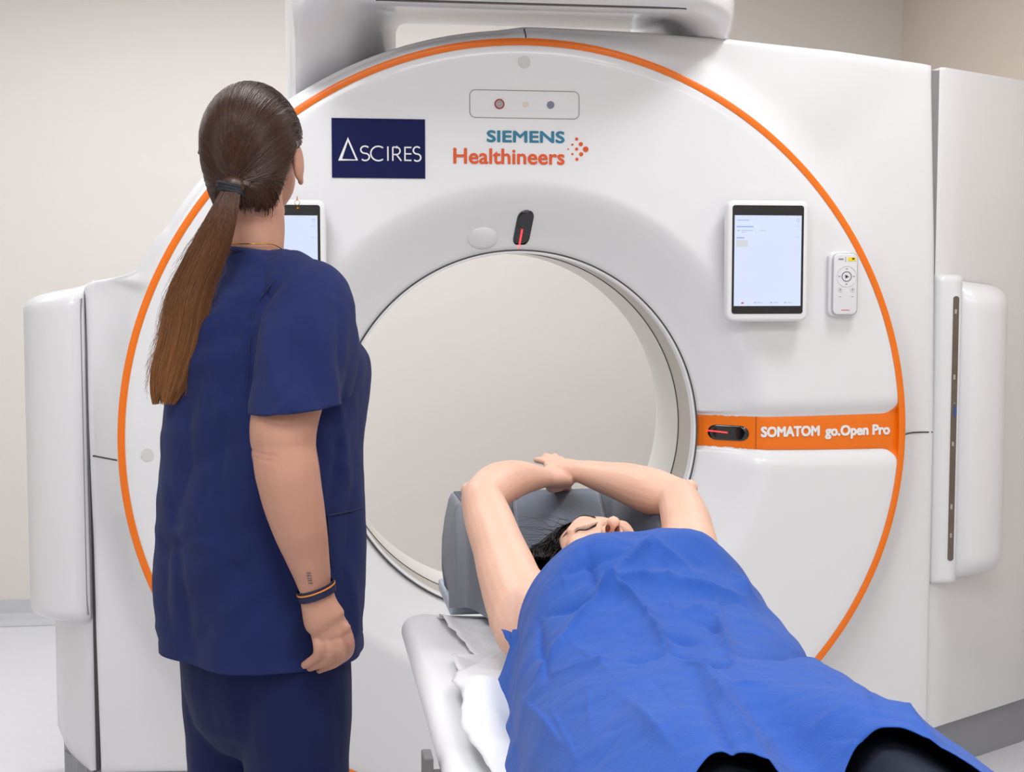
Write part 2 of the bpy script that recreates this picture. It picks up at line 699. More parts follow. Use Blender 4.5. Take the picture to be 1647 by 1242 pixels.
def rrect_pts(x0, x1, z0, z1, r, n=6):
    P = []
    for cx, cz, a0 in ((x1 - r, z1 - r, 0), (x0 + r, z1 - r, 90), (x0 + r, z0 + r, 180), (x1 - r, z0 + r, 270)):
        for k in range(n + 1):
            a = radians(a0 + 90 * k / n)
            P.append((cx + r * cos(a), cz + r * sin(a)))
    return P


strip('cover_seam', line_pts((-0.004, ZC + ringR(pi / 2) + 0.010), (-0.004, 2.034), 6), 0.003, M_SEAM, label='dark vertical seam above the ring')
strip('cover_seam', line_pts((-1.085, 0.966), (-ringR(pi) - 0.012, 0.966), 8), 0.004, M_SEAM)
strip('cover_seam', line_pts((ringR(0) + 0.012, 0.991), (1.150, 0.989), 8), 0.004, M_SEAM)


# orange name band on the right
def band_edges(x):
    zc, hw = band_z(x)
    r = 0.045
    th = 0.0
    xr = ringR(0.0) - 0.006
    e = 0.0
    x0 = xr - 0.002 - r
    if x > x0:
        q = min(1.0, (x - x0) / r)
        e = r - r * sqrt(max(0, 1 - q * q))
    return zc - hw - e, zc + hw + e


bm = NB()
rows = []
NXB = 110
for i in range(NXB + 1):
    t = i / NXB
    x = lerp(0.4665, ringR(0) - 0.006, t ** 0.8 if t < 1 else 1)
    z0, z1 = band_edges(x)
    col = []
    for k in range(17):
        z = lerp(z0, z1, k / 16)
        th = atan2(z - ZC, x)
        rm = ringR(th) - 0.004
        xx = min(x, sqrt(max(0, rm * rm - (z - ZC) ** 2)))
        if i == 0:
            xx = BX + sqrt(max(0, (BR + 0.004) ** 2 - (z - BZ) ** 2))
        zc, hw = band_z(xx)
        yb = yf(xx, zc) - 0.0022
        if abs(z - zc) > hw:
            yb = yf(xx, z) - 0.0022
        if k in (0, 16):
            yb += 0.0015
        col.append((xx, yb, z))
    rows.append(col)
grid(bm, rows)
band = put('name_band', bm, M_ORANGE, SC, 'G', label='orange name band beside the opening')
strip_band_pts = line_pts((0.609, 0.969), (0.609, 1.048), 4)
bm = NB()
loft(bm, [[(0.6075, yf(x_, 1.0085) - 0.003, z), (0.6095, yf(x_, 1.0085) - 0.003, z), (0.6095, 0.03, z), (0.6075, 0.03, z)] for z, x_ in ((0.967, .609), (1.0085, .609), (1.050, .609))])
put('band_joint', bm, mat('dark_orange_joint', (176, 78, 10), 0.5), band, 'G', smooth=False)


# ---------------------------------------------------------------- lettering
def bez_text(s, off=0.0):
    cu = bpy.data.curves.new('t', 'FONT')
    cu.body = s
    cu.offset = off
    cu.resolution_u = 4
    o = bpy.data.objects.new('t', cu)
    COL.objects.link(o)
    dg = bpy.context.evaluated_depsgraph_get()
    me = bpy.data.meshes.new_from_object(o.evaluated_get(dg))
    b = NB()
    b.from_mesh(me)
    bpy.data.objects.remove(o)
    bpy.data.meshes.remove(me)
    return b


def lettering(name, s, x0, x1, z0, z1, m, off=0.0, yfun=None, slope=0.0, thick=0.0012, parent=None, label=None):
    """text fitted to a rectangle on the cover, given real thickness; off thickens the strokes"""
    src = bez_text(s)
    bmesh.ops.triangulate(src, faces=src.faces)
    V0 = [v.co.copy() for v in src.verts]
    src.verts.index_update()
    FS = [[v.index for v in f.verts] for f in src.faces]
    src.free()
    a0, a1 = min(v.x for v in V0), max(v.x for v in V0)
    b0, b1 = min(v.y for v in V0), max(v.y for v in V0)
    x0, x1, z0, z1 = x0 + off, x1 - off, z0 + off, z1 - off
    b = NB()
    shifts = [(0, 0)] if not off else [(off * cos(k * pi / 3), off * sin(k * pi / 3)) for k in range(6)] + [(0, 0)]
    for q, (sx, sz) in enumerate(shifts):
        lo, hi = [], []
        for v in V0:
            x = lerp(x0, x1, (v.x - a0) / (a1 - a0)) + sx
            z = lerp(z0, z1, (v.y - b0) / (b1 - b0)) + slope * (x - x0) + sz
            y = (yfun or ysurf)(x, z) - 0.0004
            lo.append(b.verts.new((x, y, z)))
            hi.append(b.verts.new((x, y - thick - 0.00002 * q, z)))
        ec = {}
        for f in FS:
            b.faces.new([hi[i] for i in f])
            for i, j in zip(f, f[1:] + f[:1]):
                ec[(i, j)] = 1
        for (i, j) in ec:
            if (j, i) not in ec:
                b.faces.new((lo[i], lo[j], hi[j], hi[i]))
    return put(name, b, m, parent or SC, 'G', smooth=False, label=label)


def stroke(bm, pts, wd, yfun, eps=0.001, th=0.001, closed=False):
    n = len(pts)
    rows = []
    for i in range(n + (1 if closed else 0)):
        x, z = pts[i % n]
        a = pts[(i - 1) % n] if (closed or i > 0) else pts[0]
        b = pts[(i + 1) % n] if (closed or i < n - 1) else pts[-1]
        dx, dz = b[0] - a[0], b[1] - a[1]
        L = hypot(dx, dz) or 1
        nx, nz = -dz / L, dx / L
        # mitre
        k = 1.0
        if (closed or 0 < i < n - 1):
            ux, uz = x - a[0], z - a[1]
            l2 = hypot(ux, uz) or 1
            ca = abs((-uz / l2) * nx + (ux / l2) * nz)
            k = min(2.5, 1 / max(0.3, ca))
        rows.append([(x + nx * s * wd / 2 * k, yfun(x, z) - eps - dy, z + nz * s * wd / 2 * k) for s, dy in ((-1, 0), (-1, th), (1, th), (1, 0))])
    loft(bm, rows, cap=not closed, close=True)


def arc(cx, cz, rx, rz, a0, a1, n=14):
    return [(cx + rx * cos(radians(lerp(a0, a1, i / n))), cz + rz * sin(radians(lerp(a0, a1, i / n)))) for i in range(n + 1)]


# navy sign: plate + white lettering drawn with strokes
PLY = lambda x, z: -0.0015
bm = NB()
vs = box(bm, ((-0.486 - 0.257) / 2, 0.0, 1.7285), (0.229, 0.004, 0.145))
sign = put('sign_plate', bm, M_NAVYSIGN, SC, 'G', smooth=False, label='navy sign reading ASCIRES')
bm = NB()
zb, zt = 1.6985, 1.7335
yl = lambda x, z: -0.0012
stroke(bm, [(-0.466, 1.6995), (-0.4465, 1.7495), (-0.425, 1.6995)], 0.0042, yl, closed=True)


def letter_S(x, w, bm):
    r = (zt - zb) / 4
    c = x + w / 2
    stroke(bm, arc(c, zt - r, w / 2, r, 40, 270, 14) + arc(c, zb + r, w / 2, r, 90, -140, 14)[1:], 0.0036, yl)


letter_S(-0.4155, 0.021, bm)
stroke(bm, arc(-0.3725, (zb + zt) / 2, 0.0185, 0.0175, 52, 308, 22), 0.0036, yl)
stroke(bm, [(-0.349, zb), (-0.349, zt)], 0.0036, yl)
stroke(bm, [(-0.337, zb), (-0.337, zt - 0.0015)], 0.0036, yl)
stroke(bm, [(-0.337, zt - 0.0015), (-0.328, zt - 0.0015)] + arc(-0.328, zt - 0.0105, 0.009, 0.009, 90, -90, 10) + [(-0.337, zt - 0.0195)], 0.0034, yl)
stroke(bm, [(-0.328, zt - 0.0195), (-0.316, zb)], 0.0036, yl)
stroke(bm, [(-0.307, zb), (-0.307, zt)], 0.0036, yl)
for zz in (zb + 0.0017, (zb + zt) / 2, zt - 0.0017):
    stroke(bm, [(-0.307, zz), (-0.291, zz)], 0.0034, yl)
letter_S(-0.2865, 0.0185, bm)
put('lettering', bm, M_LETTER, sign, 'G', smooth=False, label='thin white lettering')

lettering('maker_lettering', 'SIEMENS', -0.1035, 0.0935, 1.7475, 1.7775, M_TEAL, off=0.0013, label='teal lettering')
lettering('maker_lettering', 'Healthineers', -0.187, 0.0935, 1.6935, 1.7325, M_ORPRINT, off=0.0011, label='orange lettering')


def disc(bm, x, z, r, y, th=0.0015, n=20, yfun=None):
    ff = yfun or ysurf
    a = [bm.verts.new((x + r * cos(2 * pi * k / n), ff(x, z) - y, z + r * sin(2 * pi * k / n))) for k in range(n)]
    b = [bm.verts.new((x + r * cos(2 * pi * k / n), ff(x, z) - y + th + 0.001, z + r * sin(2 * pi * k / n))) for k in range(n)]
    bm.faces.new(a)
    for k in range(n):
        bm.faces.new((a[k], a[(k + 1) % n], b[(k + 1) % n], b[k]))


DOTS = [((914, 236), 1.2), ((921, 229), 1.8), ((921, 244), 1.8), ((928, 220), 2.6), ((928, 236), 2.6), ((928.5, 252), 2.6), ((935, 228), 3.4), ((935.5, 244), 3.4), ((943, 236), 4.6)]
for (px, py), r in DOTS:
    v = w2g(at(px, py, 3.60))
    bm = NB()
    disc(bm, v.x, 1.7335 - (py - 236) / 636.0, r / 636.0, 0.0012)
    put('logo_dot', bm, M_ORPRINT, SC, 'G', smooth=False)

# indicator panel above the lettering
bm = NB()
stroke(bm, rrect_pts(-0.1455, 0.130, 1.808, 1.876, 0.014), 0.0016, ysurf, eps=0.0005, th=0.0006, closed=True)
panel = put('indicator_panel', bm, M_LSEAM, SC, 'G', smooth=False, label='thin outlined indicator panel')
for x, r, mt_, nm, lb in ((-0.0715, 0.0095, mat('grey_button', (190, 184, 186), 0.4), 'indicator_light', 'ringed red indicator'),
                          (-0.006, 0.0075, mat('pale_amber', (226, 214, 200), 0.5), 'indicator_light', 'faint cream indicator'),
                          (0.0575, 0.0095, mat('slate_lens', (118, 124, 144), 0.3), 'indicator_light', 'slate blue indicator')):
    bm = NB()
    disc(bm, x, 1.842, r, 0.0012)
    q = put(nm, bm, mt_, SC, 'G', smooth=False, label=lb)
    if x < -0.05:
        bm = NB()
        stroke(bm, arc(x, 1.842, 0.0108, 0.0108, 0, 342, 19), 0.0034, ysurf, eps=0.001, th=0.0012, closed=True)
        put('red_ring', bm, mat('dark_red', (160, 32, 34), 0.4), q, 'G', smooth=False)
        bm = NB()
        stroke(bm, arc(x, 1.842, 0.0048, 0.0048, 0, 330, 11), 0.0012, ysurf, eps=0.0026, th=0.0005, closed=True)
        put('button_ring', bm, M_LSEAM, q, 'G', smooth=False)
for x, z in ((-0.009, 1.946), (-0.939, 0.980)):
    bm = NB()
    disc(bm, x, z, 0.0155, 0.0014, n=32)
    put('cover_cap', bm, mat('cover_cap_plastic', (214, 212, 210), 0.5), SC, 'G', smooth=False, label='round blank cap')


# laser window and camera dome above the opening
def patch(bm, pts, yfun, eps):
    """filled convex outline lying on the cover, with rim thickness"""
    cx = sum(p[0] for p in pts) / len(pts)
    cz = sum(p[1] for p in pts) / len(pts)
    prev = None
    rows = []
    for s in (1.0, 0.75, 0.5, 0.25, 0.02):
        rows.append([(cx + (x - cx) * s, yfun(cx + (x - cx) * s, cz + (z - cz) * s) - eps, cz + (z - cz) * s) for x, z in pts])
    rows = [[(x, yfun(x, z) + 0.003, z) for x, z in pts]] + rows
    R = loft(bm, rows, cap=False, close=True)
    bm.faces.new(R[-1])


bm = NB()
pts = [(x + (z - 1.538) * 0.10, z) for x, z in rrect_pts(-0.0215, 0.0205, 1.494, 1.582, 0.0185, 8)]
pts = [(x, max(z, 1.4965)) for x, z in pts]
patch(bm, pts, ysurf, 0.0018)
lw = put('laser_window', bm, M_BLACKG, SC, 'G', label='black glass laser window above the opening')
bm = NB()
stroke(bm, [(-0.0035, 1.535), (-0.007, 1.496)], 0.004, ysurf, eps=0.003, th=0.0005)
put('laser_line', bm, M_RED, lw, 'G', smooth=False, label='glowing red laser line')
bm = NB()
stroke(bm, [(-0.008, 1.4925), (-0.0085, 1.4865)], 0.004, ysurf, eps=0.001, th=0.0003)
put('laser_spot', bm, mat('faint_red_light', (255, 120, 120), 0.5, emit=0.8), lw, 'G', smooth=False)
bm = NB()
cx, cz = -0.104, 1.512
rows = []
for k in range(9):
    a = k / 8 * pi / 2
    r = cos(a)
    h = sin(a)
    rows.append([(cx + 0.040 * r * cos(2 * pi * j / 32), yf(cx + 0.04 * r * cos(2 * pi * j / 32), cz + 0.028 * r * sin(2 * pi * j / 32)) - 0.011 * h + 0.0005, cz + 0.028 * r * sin(2 * pi * j / 32)) for j in range(32)])
R = loft(bm, rows, cap=False, close=True)
put('camera_dome', bm, M_WHITE, SC, 'G', label='shallow white dome beside the laser window')
bm = NB()
pts = [(x, z) for x, z in rrect_pts(0.500, 0.592, 0.984, 1.024, 0.0195, 8)]
rec = lambda x, z: yf(x, 1.0085) - 0.002
patch(bm, pts, rec, 0.0018)
lw2 = put('laser_window', bm, M_BLACKG, band, 'G', label='black glass window in the orange band')
bm = NB()
stroke(bm, [(0.497, 1.0080), (0.52, 1.0065), (0.544, 1.0045)], 0.0030, rec, eps=0.0035, th=0.0005)
put('laser_line', bm, M_RED, band, 'G', smooth=False, label='glowing red laser line')
lettering('model_lettering', 'SOMATOM', 0.6195, 0.778, 0.996, 1.0245, M_LETTER, off=0.0017, yfun=lambda x, z: yf(x, 1.0085) - 0.0025, slope=0.01, parent=band, label='white bold lettering')
lettering('model_lettering', 'go.Open Pro', 0.7925, 0.972, 0.9885, 1.0255, M_LETTER, off=0.0017, yfun=lambda x, z: yf(x, 1.0085) - 0.0025, slope=0.01, parent=band, label='white bold lettering')

# ---------------------------------------------------------------- side covers
RB = [(1.160, 0.166), (1.175, 0.166), (1.25, 0.21), (1.42, 0.308), (1.60, 0.412), (1.68, 0.47), (1.72, 0.54), (1.72, 0.64), (1.60, 0.65), (1.16, 0.65)]
bm = NB()


def inset_rings(prof, zs):
    cx = sum(p[0] for p in prof) / len(prof)
    cy = sum(p[1] for p in prof) / len(prof)
    out = []
    for z, ins in zs:
        out.append([(p[0] + (cx - p[0]) * ins, p[1] + (cy - p[1]) * ins, z(p[0]) if callable(z) else z) for p in prof])
    return out


ztop = lambda x: 1.984 - 0.006 * (x - 1.16)
zt2 = lambda x: ztop(x) - 0.006
loft(bm, inset_rings(RB, [(0.145, 0.02), (0.150, 0), (0.6, 0), (1.4, 0), (zt2, 0), (ztop, 0.02)]))
rside = put('side_cover', bm, M_WHITE, SC, 'G', autosmooth=35, label='angled right side cover')
LB = [(-1.100, 0.162), (-1.115, 0.158), (-1.15, 0.20), (-1.19, 0.262), (-1.225, 0.35), (-1.24, 0.46), (-1.23, 0.60), (-1.20, 0.65), (-1.10, 0.65)]
bm = NB()
rings = []
zl = [0.145, 0.147, 0.16, 0.18, 0.21, 0.24, 0.27, 0.5, 1.0, 1.30, 1.34, 1.352, 1.356]
for z in zl:
    q = []
    for (x, y) in LB:
        xx, yy = x, y
        # rounded cut-away lower outer corner
        lim = -1.24
        if z < 0.27:
            t = (0.27 - z) / 0.125
            lim = -1.10 - 0.14 * sqrt(max(0, 1 - t * t)) - 0.012
        if xx < lim:
            xx = lim
        if z > 1.33:
            t = (z - 1.33) / 0.03
            xx = lerp(xx, -1.12, 0.12 * t)
            yy = lerp(yy, 0.4, 0.10 * t)
        q.append((xx, yy, z))
    rings.append(q)
loft(bm, rings)
put('side_cover', bm, M_WHITE, SC, 'G', autosmooth=50, label='narrow left side cover')
# dark strips standing in for the shade in the gaps between the covers
for x0, x1, y0, z0, z1, nm in ((-1.099, -1.0895, 0.156, 0.145, 1.385, 'gap_shade_strip'), (1.1545, 1.1605, 0.168, 0.145, 1.975, 'gap_shade_strip')):
    bm = NB()
    if x0 < 0:
        loft(bm, [[(x0, y0, z), (x1, y0, z), (x1, 0.3, z), (x0, 0.3, z)] for z in (z0, z1)])
    else:
        loft(bm, [[(lerp(1.1535, 1.120, sstep(1.0, 2.0, z) if z > 1.0 else 0), y0, z), (1.1625, y0, z), (1.1625, 0.3, z), (1.14, 0.3, z)] for z in (z0, 0.6, 1.0, 1.25, 1.5, 1.75, z1)])
    put(nm, bm, M_SEAM if x0 < 0 else M_LSEAM, SC, 'G', smooth=False)
# base
bm = NB()
bp = [(-1.05, 0.20), (1.16, 0.20), (1.60, 0.44), (1.66, 0.50), (1.66, 0.63), (-1.16, 0.63), (-1.222, 0.46), (-1.205, 0.33), (-1.13, 0.21)]
loft(bm, inset_rings(bp, [(0.0, 0), (0.144, 0)]))
put('base_plinth', bm, M_KICK, SC, 'G', smooth=False, label='grey base plinth')
bm = NB()
lp = [(-1.11, 0.19), (-1.16, 0.25), (-1.205, 0.34), (-1.228, 0.46), (-1.215, 0.62), (-1.11, 0.62)]
loft(bm, inset_rings(lp, [(0.0, 0), (0.30, 0)]))
put('base_plinth', bm, M_KICK, SC, 'G', smooth=False, label='grey base plinth')


# pouches on the side covers
def pouch(name, base, bul, z0f, z1f, m, label, n=40, r=0.07):
    bm = NB()
    rows = []
    N = len(base)
    for k in range(n + 1):
        t = k / n
        # cluster samples at the ends
        t = 0.5 - 0.5 * cos(pi * t)
        row = []
        for j in range(N):
            z0, z1 = z0f(j / (N - 1)), z1f(j / (N - 1))
            z = lerp(z0, z1, t)
            d = min(z - z0, z1 - z)
            q = min(1, d / r)
            e = sqrt(max(0, 1 - (1 - q) ** 2.4))
            row.append((lerp(base[j][0], bul[j][0], e), lerp(base[j][1], bul[j][1], e), z))
        rows.append(row)
    grid(bm, rows)
    return put(name, bm, m, SC, 'G', label=label)


def refine(P, n=5):
    return [(v.x, v.y) for v in catmull([(a, b, 0) for a, b in P], n)]


pb = refine([(1.226, 0.19), (1.228, 0.19), (1.24, 0.198), (1.28, 0.22), (1.33, 0.25), (1.37, 0.27), (1.39, 0.285), (1.40, 0.29)])
pp = refine([(1.226, 0.19), (1.226, 0.150), (1.236, 0.132), (1.27, 0.118), (1.33, 0.128), (1.372, 0.160), (1.388, 0.22), (1.40, 0.29)])
pouch('side_pocket', pb, pp, lambda u: 0.565 + 0.015 * u, lambda u: 1.416 - 0.034 * u, M_WHITE, 'bulging white pocket of the right side cover')
# flat lip with the slot
fb = [(1.158, 0.17), (1.160, 0.17), (1.18, 0.18), (1.205, 0.185), (1.226, 0.19), (1.23, 0.195)]
fp = [(1.158, 0.17), (1.162, 0.150), (1.185, 0.147), (1.205, 0.142), (1.226, 0.138), (1.232, 0.16)]
pouch('pocket_lip', fb, fp, lambda u: 0.560, lambda u: 1.422, M_WHITE, 'flat lip beside the slot', r=0.012)
slot_pts = [(x, z) for x, z in rrect_pts(1.2025, 1.219, 0.628, 1.362, 0.008, 6)]
bm = NB()
fy = lambda x, z: 0.1425 - (x - 1.205) * 0.19
loft(bm, [[(x, fy(x, z) + 0.003, z) for x, z in slot_pts], [(x, fy(x, z) - 0.0008, z) for x, z in slot_pts]])
slot = put('slot', bm, M_SLOT, SC, 'G', smooth=False, label='long brown slot in the right pocket')
bm = NB()
stroke(bm, rrect_pts(1.2015, 1.2200, 0.626, 1.364, 0.009, 6), 0.002, fy, eps=0.0005, th=0.0012, closed=True)
put('slot_rim', bm, M_WHITE2, slot, 'G', smooth=False)
for z, h in ((1.32, 0.012), (1.14, 0.014), (0.955, 0.012), (0.78, 0.014), (0.70, 0.012)):
    bm = NB(); box(bm, (1.210, 0.1400, z), (0.006, 0.002, h), 0.0005)
    put('clip', bm, mat('clip_plastic', (176, 170, 162), 0.3), slot, 'G', smooth=False)
bm = NB(); box(bm, (1.214, 0.1400, 1.045), (0.007, 0.003, 0.028), 0.0006)
put('blue_latch', bm, mat('blue_latch_plastic', (64, 88, 150), 0.3), slot, 'G', smooth=False)
bm = NB(); box(bm, (1.212, 0.1395, 1.068), (0.008, 0.004, 0.006), 0.001)
put('clip', bm, M_STEEL, slot, 'G', smooth=False)
# left pocket
lb = refine([(-1.100, 0.30), (-1.101, 0.25), (-1.11, 0.20), (-1.14, 0.20), (-1.19, 0.26), (-1.225, 0.33), (-1.24, 0.40), (-1.24, 0.44)])
lpq = refine([(-1.100, 0.30), (-1.101, 0.16), (-1.107, 0.128), (-1.135, 0.110), (-1.20, 0.128), (-1.248, 0.175), (-1.268, 0.26), (-1.262, 0.44)])
pouch('side_pocket', lb, lpq, lambda u: 0.527 + 0.008 * u, lambda u: 1.408 - 0.055 * u, M_WHITE, 'bulging white pocket of the left side cover', r=0.04)
bm = NB()
rows = []
for k in range(26):
    z = lerp(0.56, 1.36, k / 25)
    e = min(1, min(z - 0.545, 1.375 - z) / 0.06)
    x = -1.1085 + 0.006 * (1 - sqrt(e))
    rows.append([(x - 0.0012, 0.1245, z), (x + 0.0012, 0.1245, z), (x + 0.0012, 0.14, z), (x - 0.0012, 0.14, z)])
loft(bm, rows)
put('pocket_groove', bm, M_LSEAM, SC, 'G', smooth=False)

# ---------------------------------------------------------------- overhead hood standing on the top of the scanner
bm = NB()
# three nested loops: back opening, inner front lip, outer shell


def hood_loop(xl, xr, zt, zb_l, zb_r, r, ytop, ybot, n=12, xr_back=0.0):
    """loop from the left foot up over the top and down to the right foot"""
    P = []
    for k in range(n + 1):
        P.append((xl, lerp(zb_l, zt - r, k / n)))
    for k in range(1, n + 1):
        a = radians(180 - 90 * k / n)
        P.append((xl + r + r * cos(a), zt - r + r * sin(a)))
    for k in range(1, n + 1):
        P.append((lerp(xl + r, xr - r, k / n), zt))
    for k in range(1, n + 1):
        a = radians(90 - 90 * k / n)
        P.append((xr - r + r * cos(a), zt - r + r * sin(a)))
    for k in range(1, n + 1):
        P.append((xr, lerp(zt - r, zb_r, k / n)))
    out = []
    n1 = len(P) - 2 * n
    for i, (x, z) in enumerate(P):
        if i < n1:
            out.append((x, lerp(ybot, ytop, sstep(1.86, zt, z)), z))
        else:
            f = (i - n1 + 1) / (2 * n)
            f2 = f ** 1.3
            out.append((lerp(x, max(x, xr_back), sstep(0, 1, f)), lerp(ytop, 0.13 if ybot < 0.5 else ybot, f2), lerp(zt, 2.022, f) if xr_back > 0.45 and ybot < 0.5 else z))
    return out


Lout_b = hood_loop(-0.60, 0.56, 2.52, 1.80, 1.98, 0.10, 0.58, 0.58)
Lout_f = hood_loop(-0.585, 0.470, 2.20, 1.80, 1.98, 0.09, -0.20, 0.16, xr_back=0.548)
Lmid_f = hood_loop(-0.572, 0.460, 2.075, 1.80, 1.98, 0.085, -0.24, 0.15, xr_back=0.535)
Lin_f = hood_loop(-0.560, 0.447, 2.055, 1.80, 1.98, 0.085, -0.225, 0.17, xr_back=0.523)
Lin_1 = hood_loop(-0.45, 0.435, 2.062, 1.80, 1.98, 0.07, -0.05, 0.22, xr_back=0.505)
Lin_2 = hood_loop(-0.35, 0.42, 2.085, 1.80, 1.98, 0.05, 0.15, 0.30)
Lin_b = hood_loop(-0.300, 0.400, 2.108, 1.80, 1.98, 0.03, 0.42, 0.42)
Lin_c = hood_loop(-0.300, 0.400, 2.150, 1.80, 1.98, 0.03, 0.58, 0.58)
grid(bm, [Lout_b, Lout_f, Lmid_f, Lin_f, Lin_1, Lin_2, Lin_b, Lin_c, Lout_b])
HOOD = put('overhead_hood', bm, M_WHITE, SC, 'G', autosmooth=60, label='white arched hood on top of the scanner')
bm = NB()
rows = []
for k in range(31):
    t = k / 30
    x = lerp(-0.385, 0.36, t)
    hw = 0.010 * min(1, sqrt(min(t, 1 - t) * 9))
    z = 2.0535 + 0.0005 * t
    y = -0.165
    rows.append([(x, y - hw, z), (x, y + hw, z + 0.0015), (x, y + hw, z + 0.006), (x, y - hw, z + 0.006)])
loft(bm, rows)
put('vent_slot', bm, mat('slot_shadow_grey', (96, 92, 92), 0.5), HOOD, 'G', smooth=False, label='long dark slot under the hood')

# ================================================================== TABLETS AND REMOTE CONTROL


def plate(bm, x0, x1, z0, z1, r, y0, y1, bev=0.0, n=8, yback=None):
    """rounded plate between depths y0 (front) and y1 (back); bev rounds the front rim"""
    rings = [[(x, y1, z) for x, z in rrect_pts(x0, x1, z0, z1, r, n)]]
    if bev:
        for k in range(5):
            a = k / 4 * pi / 2
            d = bev * (1 - cos(a))
            rr = max(0.001, r - d)
            rings.append([(x, y0 + bev * (1 - sin(a)), z) for x, z in rrect_pts(x0 + d, x1 - d, z0 + d, z1 - d, rr, n)])
    else:
        rings.append([(x, y0, z) for x, z in rrect_pts(x0, x1, z0, z1, r, n)])
    loft(bm, rings)




def lit(name, rgb, strength=0.95):
    m = mat(name, rgb, 0.2)
    b = m.node_tree.nodes['Principled BSDF']
    lk = b.inputs['Base Color'].links[0]
    src = lk.from_socket
    m.node_tree.links.remove(lk)
    b.inputs['Base Color'].default_value = (0.01, 0.01, 0.012, 1)
    m.node_tree.links.new(src, b.inputs['Emission Color'])
    b.inputs['Emission Strength'].default_value = strength
    return m


M_SCREEN = lit('lit_screen', (212, 224, 254))
M_UIB = lit('screen_blue_text', (120, 150, 225))
M_UIG = lit('screen_grey_text', (176, 188, 222))
M_UIT = lit('screen_tile', (206, 210, 214))
M_UIR = lit('screen_red_icon', (214, 60, 60))


def tablet(x0, x1, z0, z1, label, mirror=False):
    cx = (x0 + x1) / 2
    t = thing('tablet_computer', label, 'tablet', g2w(cx, 0.0, z0), YAW, 'tablets docked on the scanner')
    yfr = -0.050
    bm = NB(); plate(bm, x0, x1, z0, z1, 0.020, yfr, yfr + 0.026, 0.009); put('housing', bm, M_WHITE2, t, 'G', autosmooth=50)
    a, b, c, d = x0 + 0.0125, x1 - 0.0145, z0 + 0.020, z1 - 0.0125
    bm = NB(); plate(bm, a, b, c, d, 0.007, yfr - 0.0012, yfr + 0.002, 0.0008); bz = put('bezel', bm, M_BLACK, t, 'G', smooth=False)
    sx0, sx1, sz0, sz1 = a + 0.0055, b - 0.006, c + 0.020, d - 0.0390
    sx1 = b - 0.0065
    yy = yfr - 0.0018
    bm = NB(); box(bm, ((sx0 + sx1) / 2, yy + 0.0005, (sz0 + sz1 + 0.0135) / 2), (sx1 - sx0, 0.001, sz1 + 0.0135 - sz0)); sc_ = put('screen', bm, M_SCREEN, t, 'G', smooth=False)
    W, H = sx1 - sx0, sz1 + 0.0135 - sz0

    def ui(name, u0, u1, v0, v1, m):
        bm = NB()
        box(bm, (sx0 + (u0 + u1) / 2 * W, yy - 0.0002, sz0 + H * (1 - (v0 + v1) / 2)), (W * (u1 - u0), 0.0004, H * (v1 - v0)))
        put(name, bm, m, sc_, 'G', smooth=False)
    ui('heading', 0.03, 0.28, 0.120, 0.130, M_UIB)
    ui('text_line', 0.04, 0.22, 0.048, 0.060, M_UIG)
    ui('text_line', 0.10, 0.27, 0.163, 0.171, M_UIG)
    ui('text_line', 0.10, 0.17, 0.183, 0.189, M_UIG)
    ui('text_line', 0.04, 0.075, 0.16, 0.176, M_UIG)
    ui('button', 0.37, 0.48, 0.160, 0.174, M_UIT)
    ui('heading', 0.03, 0.145, 0.243, 0.253, M_UIB)
    ui('text_line', 0.90, 0.965, 0.115, 0.120, M_UIG)
    ui('text_line', 0.90, 0.965, 0.236, 0.241, M_UIG)
    ui('tile', 0.025, 0.20, 0.272, 0.348, M_UIT)
    ui('icon', 0.11, 0.145, 0.958, 0.976, M_UIR)
    for u in (0.30, 0.54, 0.75):
        ui('icon', u, u + 0.035, 0.955, 0.972, M_UIG)
        ui('text_line', u + 0.05, u + 0.12, 0.960, 0.968, M_UIG)
    bm = NB(); stroke(bm, arc(sx0 + 0.945 * W, sz0 + 0.948 * H, 0.0034, 0.0034, 0, 330, 11), 0.0008, lambda x, z: yy, eps=0.0001, th=0.0003, closed=True)
    put('gear_icon', bm, M_UIB, sc_, 'G', smooth=False)
    bm = NB(); stroke(bm, arc((a + b) / 2, c + 0.0095, 0.0042, 0.0042, 0, 342, 19), 0.0008, lambda x, z: yfr - 0.0012, eps=0.0001, th=0.0003, closed=True)
    put('home_button', bm, mat('home_button_grey', (52, 52, 56), 0.4), t, 'G', smooth=False)
    # bracket behind the housing
    bm = NB(); plate(bm, x0 + 0.035, x1 - 0.035, z0 + 0.01, z0 + 0.24, 0.012, yfr + 0.024, 0.004); put('bracket', bm, M_WHITE2, t, 'G', autosmooth=50)
    return t


tablet(0.503, 0.718, 1.300, 1.607, 'white framed tablet with lit screen right of the scanner opening')
tablet(-0.715, -0.502, 1.300, 1.599, 'white framed tablet left of the opening, partly behind the standing woman')

